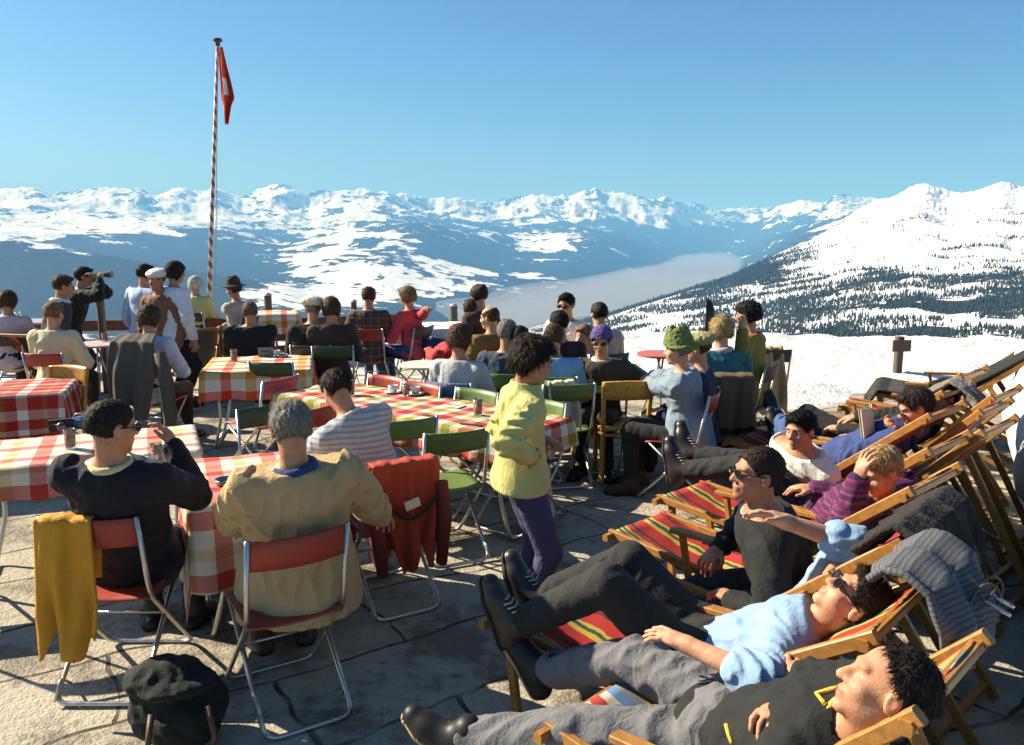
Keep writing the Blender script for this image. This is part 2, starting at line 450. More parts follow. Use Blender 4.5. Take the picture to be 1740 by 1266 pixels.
    handinfo = []
    for i, q in enumerate((-1, 1)):
        F.cone(sh[i], el[i], .052*s, .041*s, .02); F.cone(el[i], wr[i], .041*s, .028*s, .015)
        d = (wr[i]-el[i]).normalized()
        pn = orth(V3(palm[i]) if palm[i] is not None else -up, d)
        l = d.cross(pn)
        mid = -rt*q
        if l.dot(mid) < -.05: l = -l
        handinfo.append((wr[i], d, pn, l))
        HMx = np.array([list(l), list(d), list(pn)]).T
        W = wr[i]; pc = W+d*.052*s
        F.ell(pc, (.041*s, .054*s, .017*s*fr), HMx, .015); F.cone(W, pc, .027*s, .025*s, .015)
        for j, fl in enumerate((.066, .076, .070, .054)):
            b0 = W+d*(.088-.004*abs(j-1.3))*s+l*((.034-.0228*j)*s)
            c1, c2 = R(curl*.7+j*3), R(curl*1.9+j*5)
            b1 = b0+(d*math.cos(c1)+pn*math.sin(c1))*fl*.55*s+l*(.006-.004*j)*s; b2 = b1+(d*math.cos(c2)+pn*math.sin(c2))*fl*.5*s
            F.cone(b0, b1, .0092*s*fr, .0088*s*fr, .004); F.cone(b1, b2, .0088*s*fr, .0072*s*fr, .003)
        t0 = W+d*.022*s+l*.026*s; t1 = W+d*.060*s+l*.056*s+pn*.014*s; t2 = t1+d*.032*s+l*.004*s+pn*.012*s
        F.cone(t0, t1, .0135*s*fr, .0105*s*fr, .010); F.cone(t1, t2, .0102*s*fr, .008*s*fr, .003)
        F.cone(hipj[i], kn[i], .082*s, .056*s, .03); F.cone(kn[i], an[i], .054*s, .038*s, .02)
        F.cone(an[i], an[i]+td[i]*.05*s, .036*s, .028*s, .02)
    hm1 = np.array(HM)
    def lipf(c):
        q = ((c-np.array(H))/s)@hm1
        return (((q[:, 0]/.025)**2+((q[:, 2]+.0655)/.0155)**2 < 1) & (q[:, 1] > .085)).astype(int)
    F.build('body', [SK[sk], LIP], root, org, lipf if vox < .0115 else None, True)
    if eyes:
        for q in (-1, 1):
            b = MB(); n = 12
            ctr = V3(hp(q*.031, .0705, .002)); rad = .0118*s
            for a in range(n+1):
                pass
            ax = V3(HM[:, 1]); u1 = V3(HM[:, 0]); u2 = V3(HM[:, 2])
            vs = []; fs = []
            for a in range(n//2+1):
                th = a*math.pi/(n//2)
                for k in range(n): vs.append(ctr+(ax*math.cos(th)+(u1*math.cos(k*2*math.pi/n)+u2*math.sin(k*2*math.pi/n))*math.sin(th))*rad-V3(org))
            for a in range(n//2):
                for k in range(n):
                    b.mi.append(1 if a < 1 else 0); fs.append((a*n+k, a*n+(k+1) % n, (a+1)*n+(k+1) % n, (a+1)*n+k))
            b.v = [tuple(p) for p in vs]; b.f = [list(f) for f in fs]; b.uv = [(0, 0)]*len(vs)
            b.build('eye', [EYEW, IRIS], root, True)
            e = MB(); e.tube([V3(hp(q*(.013+.012*t), .099-.012*t*t*.6, .021+.007*math.sin(t*1.9))) - V3(org) for t in (0, .5, 1., 1.6, 2.1)], [.002, .0036, .0036, .003, .0012], 6)
            e.build('eyebrow', hairm(hair[1], HC[hair[1]]), root, True)
    # ---- clothes
    if top is not None:
        G = SDF(lo, hi, max(vox, .008)); o = toff
        torso(G, o, .05, True)
        if hem: G.ell(np.array(pel-up_t*hem), (.165*fat*s+o, .122*fat*s+o, .10*s+o), TM, .04)
        if skirt: G.cone(pel, pel-up*skirt, .185*fat*s+o, .20*fat*s+o, .06)
        for i in (0, 1):
            sl = sleeve[i]
            G.cone(sh[i], el[i] if sl not in ('short',) else sh[i]+(el[i]-sh[i])*.52, .056*s+o*1.15, (.045*s+o*1.15) if sl != 'short' else .056*s+o, .014)
            if sl == 'long': G.cone(el[i], wr[i]-(wr[i]-el[i])*.05, .046*s+o*1.1, .031*s+o*.8, .010)
            elif sl == 'rolled': G.cone(el[i], el[i]+(wr[i]-el[i])*.22, .048*s+o*1.2, .046*s+o, .02)
        G.folds(fold[0]*.55, fold[1]*1.5, int(abs(H.x*1000)+abs(H.y*100)) % 9999)
        for i in (0, 1):          # creases gathered at the elbows and the armpit
            for c, rad, ax in ((el[i], .12, (wr[i]-sh[i]).normalized()),):
                axn = np.array(ax, np.float32); cc = np.array(c, np.float32)
                G.disp(lambda p, cc=cc, axn=axn: fold[0]*.8*np.exp(-((p-cc)**2).sum(1)/.016)*np.sin(((p-cc)@axn)*2*math.pi/.045+2*np.sin(((p-cc)[:, 2])*22)))
        nd = np.array(hp(0, -.018, -.05))-np.array(nb)
        hi_c = collar if collar in ('turtle',) else None
        if collar == 'turtle': G.cone(nb, np.array(nb)+nd*.75, .080*s, .070*s, .02)
        G.cone(nb, np.array(nb)+nd*2.0, .058*s, .060*s, .006, 'd')
        cutp = np.array(nb)+nd/np.linalg.norm(nd)*(.070 if collar == 'turtle' else .022)*s
        # neck line: remove cloth above the collar plane, close to the neck only
        sl, g = G.blk(cutp-.16, cutp+.16)
        if sl is not None:
            n = nd/np.linalg.norm(nd); dd = (g[0]-cutp[0])*n[0]+(g[1]-cutp[1])*n[1]+(g[2]-cutp[2])*n[2]
            G.F[sl] = np.maximum(G.F[sl], dd.astype(np.float32))
        if extra: extra(G, dict(pel=pel, nb=nb, up=up_t, rt=r_t, fw=f_t, sh=sh, el=el, wr=wr, kn=kn, hp=hp, s=s))
        to = G.build(tname, top, root, org, None, True)
        if collar and collar != 'turtle':
            cm, cr, chh, kind = collar
            b = MB(); n = np.array(nd)/np.linalg.norm(nd); c = V3(cutp)-V3(n)*.004
            u1 = r_t; u2 = V3(n).cross(u1)
            pts = []
            for k in range(25):
                a = k*2*math.pi/24
                pts.append(c+u1*math.cos(a)*(.074*s)+u2*math.sin(a)*(.078*s)-V3(org)+V3(n)*(.008*math.sin(a+1.57) if kind == 'ring' else 0))
            if kind == 'ring': b.tube(pts[:-1], cr, 8, closed=True)
            b.build('collar', cm, root, True)
    if legs is not None:
        G = SDF(lo, hi, max(vox, .009)); o = loff
        G.ell(tp(0.02), (.16*fat*s+o, .118*fat*s+o, .13*s+o), TM, .03)
        for i in (0, 1):
            G.cone(hipj[i], kn[i], .084*s+o, .058*s+o, .03); G.cone(kn[i], an[i]+(kn[i]-an[i])*.10, .057*s+o, .040*s+o, .02)
        G.folds(lfold[0]*.6, lfold[1]*1.4, int(abs(H.x*900)+31) % 9999)
        G.build(lname, legs, root, org, None, True)
    if shoes is not None:
        for i in (0, 1):
            a, t = an[i], td[i]; dn = orth((an[i]-kn[i]) if abs((an[i]-kn[i]).normalized().dot(t)) < .9 else -up, t)
            q0 = a-t*.05*s+dn*.055*s; q1 = a+t*.12*s+dn*.060*s; q2 = a+t*.18*s+dn*.062*s
            lo2 = np.minimum.reduce([np.array(x) for x in (a, q0, q1, q2)])-.1; hi2 = np.maximum.reduce([np.array(x) for x in (a, q0, q1, q2)])+.1
            def boot(G, o):
                G.cone(q0, q1, .044*s+o, .044*s+o, .02); G.cone(q1, q2, .043*s+o, .036*s+o, .02); G.cone(a-dn*.05*s, a+dn*.02*s, .050*s+o, .048*s+o, .03); G.cone(a, q1, .045*s+o, .036*s+o, .03)
            G = SDF(lo2, hi2, max(vox*.9, .007)); boot(G, .004); G.plane(a+dn*.088*s, dn); bo = G.build('boot', shoes, root, org)
            if vox < .011:
                G = SDF(lo2, hi2, .007); boot(G, .011); G.plane(a+dn*.106*s, dn); G.plane(a+dn*.086*s, -dn); G.build('sole', sole or SOLE, bo, org)
                if laces:
                    b = MB(); sdv = t.cross(dn).normalized()
                    for k in range(6):
                        c = a+t*(.045+.018*k)*s-dn*(.045-.012*k)*s
                        b.tube([c-sdv*.038-V3(org)+dn*.022, c-sdv*.016-V3(org)+t*.003, c+sdv*.016-V3(org)-t*.003, c+sdv*.038-V3(org)+dn*.022], .0035, 6)
                    b.build('lace', LACE, bo, True)
    # ---- hair, hat, glasses
    if hair[0] != 'none':
        st = {'short': (.010, .022, -.055, .0035, .02), 'recede': (.008, -.010, -.05, .003, .03), 'crew': (.006, .020, -.05, .002, .015), 'bald': (.006, .020, -.06, .002, .02),
              'bob': (.022, .036, -.085, .007, .04), 'curly': (.024, .030, -.075, .012, .032), 'wavy': (.024, .027, -.085, .006, .06), 'bun': (.020, .030, -.06, .006, .04), 'full': (.010, .022, -.055, .005, .035)}[hair[0]]
        o, c, zb, am, wl = st; hv = max(min(vox*.75, .010), .0045)
        a = np.array(H)
        G = SDF(a-.2*s, a+.2*s, hv)
        G.ell(hp(0, -.014, .030), np.array([.077+o, .099+o, .090+o])*hs, HM)
        if hair[0] in ('bob', 'wavy', 'curly'): G.ell(hp(0, -.035, -.02), np.array([.078+o*.8, .070+o*.8, .07+o])*hs, HM, .03)
        if hair[0] == 'short' or hair[0] == 'full': G.ell(hp(0, .05, .095), np.array([.055, .045, .020])*hs, HM, .02)
        if hair[0] == 'bun': G.ell(hp(0, -.09, .085), np.array([.05, .045, .045])*hs, HM, .02)
        hm1 = HM.astype(np.float32)
        def strand(p):
            q = ((p-np.array(H, np.float32))@hm1)/s
            ang = np.arctan2(q[:, 0], -q[:, 1]+.001); lat = np.arctan2(q[:, 2], np.hypot(q[:, 0], q[:, 1]))
            wb = wobble(p, wl*s, 5); return am*.75*wb+.0016*np.sin(ang*31+4*np.sin(lat*3+ang*2)+5*wb)+.0012*np.sin(ang*17-lat*9+3*wb)
        G.disp(strand)
        pl = lambda p, n: G.plane(hp(*p), HM@np.array(n, float))
        pl((0, .8*c, -.6*c), (0, .8, -.6)); pl((0, 0, zb), (0, -.25, -1))
        if hair[0] == 'bald': G.ell(hp(0, .03, .125), np.array([.085, .11, .085])*hs, HM, .01, 'd')
        if hair[0] in ('short', 'crew', 'bald', 'full', 'recede'):
            for q in (-1, 1): G.ell(hp(q*.085, .004, -.018), np.array([.03, .030, .040])*hs, HM, .008, 'd')
        if hat: pl((0, 0, .045), (0, .12, 1))
        ns, ww, ll = (4200, .0011, .034) if vox < .008 else (1300, .0024, .036) if vox < .012 else (0, 0, 0)
        if hair[0] in ('crew', 'bald'): ll *= .35
        elif hair[0] == 'wavy': ll *= 1.7
        elif hair[0] in ('full', 'short', 'recede'): ll *= .75
        def strands(V, Q):
            if not ns: return V, Q
            r = np.random.RandomState(3); a, b_, c_ = V[Q[:, 0]], V[Q[:, 1]], V[Q[:, 2]]; nn = np.cross(b_-a, c_-a); nn /= np.linalg.norm(nn, axis=1)[:, None]+1e-9
            i = r.randint(0, len(Q), ns); p = V[Q[i]].mean(1); n = nn[i]; ctr = np.array(H)
            n = np.where(((p-ctr)*n).sum(1)[:, None] < 0, -n, n); wv = p-hp(.01, -.045, .12); rv = r.normal(size=(ns, 3))
            k = .8 if hair[0] in ('curly',) else .10
            t = wv/np.linalg.norm(wv, axis=1)[:, None]+rv*k; t -= n*(t*n).sum(1)[:, None]; t /= np.linalg.norm(t, axis=1)[:, None]+1e-9
            sd = np.cross(t, n)*ww*s; L = (ll*s*r.uniform(.5, 1.2, ns))[:, None]; lift = r.uniform(.0005, .004, ns)[:, None]*(1.6 if hair[0] in ('curly', 'wavy') else 1)
            p0 = p-n*.002; p1 = p+t*L*.5+n*lift; p2 = p+t*L+n*lift*.3; 
            W = np.stack([p0-sd, p0+sd, p1+sd*.8, p1-sd*.8, p2+sd*.1, p2-sd*.1], 1).reshape(-1, 3); o_ = len(V)+6*np.arange(ns)[:, None]
            return np.concatenate([V, W]), np.concatenate([Q, o_+np.array([[0, 1, 2, 3]]), o_+np.array([[3, 2, 4, 5]])])
        G.build('hair', hairm(hair[1], HC[hair[1]]), root, org, None, False, strands)
    if hat:
        kind, hm = hat; a = np.array(H); G = SDF(a-.25, a+.28, max(.006, vox*.6))
        if kind in ('brim', 'bucket'):
            G.cone(hp(0, -.012, .045), hp(0, -.012, .115), .108*s, .092*s, .02)
            G.ell(hp(0, -.01, .19), np.array([.07, .03, .03])*hs, HM, .03, 'd')
            if kind == 'brim': G.ell(hp(0, -.005, .045), np.array([.165, .185, .013])*hs, HM, .02)
            else: G.cone(hp(0, -.012, .03), hp(0, -.012, .045), .145*s, .115*s, .02)
        elif kind == 'beret': G.ell(hp(0, -.03, .075), np.array([.125, .135, .062])*hs, HM, .02)
        elif kind == 'beanie':
            G.ell(hp(0, -.014, .045), np.array([.098, .118, .105])*hs, HM, .02)
            G.ell(hp(0, -.012, .045), np.array([.106, .126, .032])*hs, HM, .006)
        G.folds(.004, .05, 77)
        G.plane(hp(0, 0, .022), HM@np.array([0, .25, -1.]))
        G.build('hat', hm, root, org)
    if glasses:
        b = MB()
        for q in (-1, 1):
            ring = []
            for k in range(14):
                an2 = k*2*math.pi/14
                ring.append(V3(hp(q*.034+.026*math.cos(an2), .108-.30*(abs(.034+q*.026*math.cos(an2))**1.0)*.35, .004+.019*math.sin(an2)*(1. if math.sin(an2) < 0 else .85)))-V3(org))
            b.cur = 0; b.add(ring, [tuple(range(14))]); b.cur = 1; b.tube(ring, .0028, 6, closed=True)
            b.tube([V3(hp(q*.058, .098, .010))-V3(org), V3(hp(q*.078, .06, .010))-V3(org), V3(hp(q*.084, -.005, .008))-V3(org)], .0032, 6)
        b.tube([V3(hp(-.010, .106, .010))-V3(org), V3(hp(.010, .106, .010))-V3(org)], .003, 6)
        b.build('sunglasses' if glasses == 'dark' else 'spectacles', [LENS if glasses == 'dark' else plain('clear_lens', (.25, .26, .28), .05, .6), FRAMEM], root, False)
    return root, dict(pel=pel, nb=nb, H=H, sh=sh, el=el, wr=wr, kn=kn, an=an, hand=handinfo, hp=hp, rt=rt, fwd=fwd)
# ------------------------------------------------------------------ light, sky, air
SUN_EL = R(33); SUN_DIR = Vector((-.93, .36, 0)).normalized()          # towards the sun, level
w = bpy.data.worlds.new('World'); SC.world = w; w.use_nodes = True
nt = w.node_tree; bg = nt.nodes['Background']; sk = nt.nodes.new('ShaderNodeTexSky'); sk.sky_type = 'NISHITA'; sk.sun_disc = False
sk.sun_elevation = SUN_EL; sk.sun_rotation = math.atan2(SUN_DIR.x, SUN_DIR.y); sk.altitude = 900; sk.air_density = 1.0; sk.dust_density = 1.9; sk.ozone_density = 2.2
tn = nt.nodes.new('ShaderNodeMix'); tn.data_type = 'RGBA'; tn.blend_type = 'MULTIPLY'; tn.inputs[0].default_value = 1; tn.inputs[7].default_value = (.58, .87, 1.10, 1); nt.links.new(sk.outputs[0], tn.inputs[6]); nt.links.new(tn.outputs[2], bg.inputs[0]); bg.inputs[1].default_value = .050
sl = bpy.data.lights.new('sun', 'SUN'); so = bpy.data.objects.new('sun', sl); COL.objects.link(so)
sl.energy = 5.0; sl.angle = R(.53); sl.color = (1, .91, .75)
sd = (SUN_DIR*math.cos(SUN_EL)+Vector((0, 0, math.sin(SUN_EL)))).normalized()
so.rotation_euler = sd.to_track_quat('Z', 'Y').to_euler(); so.location = (0, 0, 60)
vs_ = SC.view_settings; vs_.view_transform = 'Standard'; vs_.look = 'None'; vs_.gamma = 1; vs_.use_curve_mapping = False; vs_.exposure = 1.25
SC.cycles.use_denoising = True; SC.cycles.max_bounces = 8; SC.cycles.volume_bounces = 0; SC.cycles.diffuse_bounces = 1
# ------------------------------------------------------------------ noise on arrays
def perlin(x, y, seed):
    r = np.random.RandomState(seed); perm = r.permutation(1024); ang = r.uniform(0, 2*math.pi, 1024)
    xi, yi = np.floor(x).astype(np.int64), np.floor(y).astype(np.int64); xf, yf = x-xi, y-yi
    u, v = xf**3*(xf*(xf*6-15)+10), yf**3*(yf*(yf*6-15)+10)
    def g(a, b):
        h = ang[(perm[(xi+a) & 1023]+yi+b) & 1023]; return np.cos(h)*(xf-a)+np.sin(h)*(yf-b)
    return (g(0, 0)*(1-u)+g(1, 0)*u)*(1-v)+(g(0, 1)*(1-u)+g(1, 1)*u)*v
def fbm(x, y, seed, octs=4, gain=.5, ridged=False):
    o = 0; a = 1.
    for i in range(octs):
        n = perlin(x*2**i, y*2**i, seed+i); o = o+a*((1-2.6*np.abs(n))-.55 if ridged else n*1.5); a *= gain
    return o
# ------------------------------------------------------------------ mountains: one sheet out to the horizon
Z0 = lambda r, z: 385+FPX*(CAMH-z)/r
KX = [-900, -300, 0, 150, 300, 480, 560, 650, 760, 870, 960, 1050, 1150, 1250, 1320, 1400, 1470, 1550, 1690, 1740, 1850, 2200, 2900]
def lay(d):                      # knots px:(distance, height-line) -> arrays over azimuth
    ks = sorted(d); return ks, [math.log(d[k][0]) for k in ks], [d[k][1] for k in ks]
fl = lambda r, z: {-900: (r, Z0(r, z)), 2900: (r, Z0(r, z))}
LAY = [
 lay(fl(9, -2.2)), lay(fl(22, -4.5)),
 lay({-900: (120, 900), 870: (120, 880), 1100: (120, 720), 1740: (120, 660), 2900: (120, 650)}),
 lay({-900: (900, 760), 480: (900, 740), 870: (900, 690), 1100: (700, 640), 1300: (600, 628), 1740: (600, 628), 2900: (600, 620)}),
 lay({-900: (5000, 560), 480: (5200, 560), 700: (5200, 572), 870: (3600, 650), 960: (2600, 600), 1050: (2000, 588), 1250: (1500, 600), 1740: (1200, 606), 2900: (1200, 600)}),
 lay({-900: (7600, 360), -300: (7800, 372), 0: (8000, 396), 150: (8000, 426), 300: (8000, 452), 480: (8000, 484), 560: (8200, 508), 650: (7600, 520), 760: (7400, 538), 870: (6000, 600), 960: (3600, 562), 1050: (3300, 530), 1150: (3600, 498), 1250: (4000, 466), 1320: (4300, 432), 1400: (4600, 392), 1425: (4900, 372), 1470: (5000, 350), 1500: (5000, 341), 1530: (5100, 327), 1552: (5100, 318), 1578: (5000, 327), 1602: (4950, 334), 1645: (4900, 326), 1688: (4800, 316), 1712: (4750, 325), 1740: (4700, 320), 1850: (4500, 300), 2200: (4200, 260), 2900: (4200, 240)}),
 lay({-900: (10200, 380), -300: (10200, 392), 0: (10000, 408), 150: (10000, 432), 300: (10000, 458), 480: (10000, 480), 560: (9600, 478), 650: (9200, 490), 760: (9200, 515), 870: (8500, 530), 960: (9000, 535), 1050: (9500, 528), 1150: (11000, 512), 1250: (15000, 482), 1320: (9000, 440), 1400: (8000, 410), 1470: (8000, 378), 1690: (8000, 350), 2900: (8000, 330)}),
 lay({-900: (13000, 372), 0: (13000, 384), 150: (12500, 400), 300: (12500, 416), 480: (12500, 446), 560: (11800, 432), 650: (11500, 436), 760: (12000, 458), 870: (11000, 494), 960: (10700, 502), 1050: (14300, 470), 1150: (16500, 469), 1250: (21000, 452), 1320: (12000, 428), 1400: (12000, 400), 1470: (12000, 372), 1690: (12000, 350), 2900: (12000, 340)}),
 lay({-900: (16000, 360), 0: (15500, 368), 150: (15000, 386), 220: (15000, 372), 300: (15000, 384), 400: (15000, 392), 480: (15000, 420), 560: (15500, 398), 650: (15500, 388), 730: (15500, 374), 800: (16500, 392), 870: (18000, 402), 930: (18000, 404), 985: (18500, 388), 1050: (19000, 402), 1150: (22500, 440), 1250: (28000, 434), 1320: (19000, 398), 1400: (17000, 372), 1470: (17000, 360), 1690: (17000, 350), 2900: (17000, 330)}),
 lay({-900: (19000, 362), 0: (18500, 366), 300: (18500, 376), 480: (18500, 408), 560: (19000, 396), 650: (19000, 378), 870: (22000, 392), 985: (23000, 380), 1150: (25500, 404), 1250: (30000, 412), 1400: (24000, 372), 2900: (24000, 340)}),
 lay({-900: (24000, 320), -300: (24000, 312), 0: (23000, 327), 40: (23000, 322), 75: (23000, 315), 110: (23000, 325), 150: (23000, 320), 200: (23000, 313), 250: (23000, 316), 275: (23000, 330), 320: (24000, 322), 345: (24000, 328), 375: (24000, 319), 420: (25000, 330), 450: (26000, 318), 490: (26000, 310), 515: (26000, 320), 530: (26000, 328), 590: (26000, 324), 640: (26000, 325), 700: (27000, 334), 740: (27000, 340), 780: (27000, 336), 850: (29000, 346), 900: (30000, 328), 925: (30000, 322), 965: (30000, 330), 1010: (30000, 317), 1040: (30000, 326), 1080: (30000, 331), 1150: (31000, 341), 1200: (32000, 352), 1245: (34000, 342), 1290: (34000, 352), 1350: (32000, 341), 1390: (30000, 345), 1420: (29000, 331), 1460: (29000, 338), 1550: (30000, 345), 2900: (30000, 330)}),
 lay({-900: (42000, 380), 2900: (42000, 380)})]
def mountains():
    azp = np.concatenate([np.linspace(-900, -60, 60), np.linspace(-40, 1780, 860), np.linspace(1800, 2900, 70)])
    LR = np.array([np.interp(azp, a, b) for a, b, c in LAY]); LY = np.array([np.interp(azp, a, c) for a, b, c in LAY])
    n_in = 620
    def smooth(A, sig):
        o = A.copy(); k = np.exp(-.5*(np.arange(-3*sig, 3*sig+1)/sig)**2); k /= k.sum()
        o[60:920] = np.convolve(np.pad(A[60:920], 3*sig, 'edge'), k, 'valid'); return o
    for i in range(2, len(LAY)-2): LR[i] = smooth(LR[i], 20); LY[i] = smooth(LY[i], 4 if i == 5 else 14)
    lr = np.concatenate([np.linspace(math.log(9), math.log(1200), 60)[:-1], np.linspace(math.log(1200), math.log(42000), n_in)])
    nr = len(lr); na = len(azp); Yp = np.empty((na, nr))
    for i in range(na):
        x, yv = LR[:, i], LY[:, i]
        xs = np.maximum.accumulate(x+np.arange(len(x))*1e-6)
        Yp[i] = np.interp(lr, xs, yv)
    # round the crests a little along the distance, keep the skyline
    k = np.array([1, 2, 3, 2, 1])/9.; Ys = np.apply_along_axis(lambda q: np.convolve(np.pad(q, 2, 'edge'), k, 'valid'), 1, Yp); Yp = Ys
    tanaz = (azp-870)/FPX; den = np.sqrt(1+tanaz**2)
    rr = np.exp(lr)[None, :]
    X = rr*tanaz[:, None]*np.ones_like(rr); Y = rr*np.ones((na, 1))
    xx, yy = X/1000, Y/1000
    far = np.clip((rr-6000)/9000, 0, 1); near = np.clip((rr-60)/1500, 0, 1)
    wr = fbm(xx/3.2+.6*perlin(xx/3, yy/3, 3), yy/3.2+.6*perlin(xx/3, yy/3, 4), 11, 6, .46, True)
    wr2 = fbm(xx/.7, yy/.7, 41, 5, .55, True)
    right = np.clip((azp-1250)/200, 0, 1)[:, None]*np.clip((7000-rr)/1500, 0, 1)
    amp = near*(8.5+4*far)*(1-.30*right)
    q1, q2 = xx*.75+yy*.65, yy*.75-xx*.65
    cr = fbm(q1/.42+.3*perlin(xx/.8, yy/.8, 8), q2/1.25, 171, 5, .55, True)
    hi = np.clip((475-Yp)/120, .12, 1)
    Yp = Yp-right*near*np.clip((560-Yp)/200, .15, 1)*13*cr-amp*hi*(wr*.95+wr2*.27)+np.where(rr > 20000, 5., 3.5)*hi*near
    Z = CAMH+rr*(385-Yp)/FPX
    Z = np.where(rr < 60, np.minimum(Z, -2.5), Z)
    # cover: 1 forest, 0 open snow; rock on steep faces; peak shade painted dark too
    pxg = azp[:, None]*np.ones_like(rr)
    n1 = fbm(xx/1.2, yy/1.2, 71, 5, .6); n2 = fbm(xx/.35, yy/.35, 91, 4, .6)
    tree = 1/(1+np.exp(-(-(Z+170)/110)))
    tree = np.where(rr > 17000, 1/(1+np.exp(-(-(Z-80)/130))), tree)
    tree = np.where(rr < 5500, 1/(1+np.exp(-(-(Z+110)/40))), tree)
    def blob(px, py, sx, sy, a):
        return a*np.exp(-((pxg-px)/sx)**2-((Yp-py)/sy)**2)
    cov_shade = tree*1.10+n1*.50+n2*.42
    for b in ((545, 425, 80, 45, -.95), (600, 470, 150, 36, -.80), (730, 445, 110, 34, -.62), (820, 470, 90, 26, -.5), (960, 415, 60, 24, -1.0), (900, 418, 45, 18, -.8), (1040, 440, 60, 14, -.35), (470, 500, 90, 12, -.6), (640, 500, 120, 20, -.5),
              (100, 380, 200, 16, -.6), (330, 372, 120, 14, -.5), (330, 440, 160, 40, .45), (200, 470, 250, 50, .5), (700, 392, 80, 26, .55), (830, 440, 90, 25, .3), (1120, 410, 120, 40, .45), (1350, 410, 60, 35, .3),
              (1560, 420, 220, 50, -.7), (1150, 545, 120, 28, -.45), (1500, 505, 300, 30, -.1), (1400, 455, 150, 30, -.35), (1300, 470, 70, 18, .45), (1500, 470, 50, 14, .5), (1250, 560, 100, 22, .3), (1580, 570, 130, 20, .35), (1700, 480, 120, 30, .35)):
        cov_shade = cov_shade+blob(*b)
    fr = np.clip((rr-11000)/3000, 0, 1); cov_shade = cov_shade+fr*(.22+.70*fbm(xx/2.1+yy/2.6, yy/3.4-xx/3, 131, 5, .5, True))  # far peaks: shaded faces painted in as dark ridged patches
    rt_ = right*np.clip((460-Yp)/60, 0, 1); cov_shade = cov_shade+rt_*(.70*fbm(q1/.22, q2/.9, 151, 5, .6, True)+.10)+right*.25*fbm(q1/.16, q2/.8, 161, 4, .6)  # right crest: rock, plus gully shade painted as dark streaks
    cov_shade = cov_shade-np.where(rr < 5000, .38, 0)+np.where((rr > 8800) & (Yp > 405), .62*fbm(xx/.42, yy/.8, 191, 4, .65)+.10, 0)
    me = bpy.data.meshes.new('mountains'); V = np.stack([X, Y, Z], -1).reshape(-1, 3).astype(np.float32)
    ii = np.arange(na-1)[:, None]*nr+np.arange(nr-1)[None, :]
    Q = np.stack([ii, ii+nr, ii+nr+1, ii+1], -1).reshape(-1, 4)
    me.vertices.add(len(V)); me.vertices.foreach_set('co', V.ravel()); me.loops.add(len(Q)*4); me.loops.foreach_set('vertex_index', Q.astype(np.int32).ravel())
    me.polygons.add(len(Q)); me.polygons.foreach_set('loop_start', np.arange(len(Q), dtype=np.int32)*4)
    me.polygons.foreach_set('use_smooth', np.ones(len(Q), bool))
    at = me.attributes.new('cover', 'FLOAT', 'POINT'); at.data.foreach_set('value', cov_shade.ravel().astype(np.float32))
    me.update(calc_edges=True)
    t = NT('mountain_cover_shade'); p = t.n('ShaderNodeNewGeometry').outputs['Position']; a = t.n('ShaderNodeAttribute', attribute_name='cover').outputs['Fac']
    nf = t.noise(p, 1/260, 6, .68); ng = t.noise(p, 1/55, 4, .65)
    f = t.math('ADD', a, t.math('MULTIPLY', t.math('SUBTRACT', nf, .5), 1.9)); f = t.math('ADD', f, t.math('MULTIPLY', t.math('SUBTRACT', ng, .5), .9))
    fm = t.ramp(f, [(.52, 0.), (.60, 1.)])
    nz = t.sep(t.n('ShaderNodeNewGeometry').outputs['Normal'])[2]
    st = t.math('ADD', nz, t.math('MULTIPLY', t.math('SUBTRACT', nf, .5), .55)); rk = t.ramp(st, [(.66, 1.), (.76, 0.)])
    sn = t.mix(t.noise(p, 1/900, 4), (.80, .80, .80), (.90, .88, .85))
    c = t.mix(rk, sn, (.13, .115, .10)); c = t.mix(fm, c, t.mix(ng, (.010, .018, .014), (.028, .036, .026)))
    t.color(c); t.rough(.9); t.b.inputs['Specular IOR Level'].default_value = .05; t.bump(nf, .6, 60)
    me.materials.append(t.m)
    o = link_mesh('mountains', me); tag(o, 'snowy mountain ranges with forested lower slopes beyond the terrace', kind='structure')
    return X, Y, Z, cov_shade, Yp, pxg, rr*np.ones((na, 1)), float(Z.min())
GX, GY, GZ, GC, GYP, GPX, GR, ZMIN = mountains()
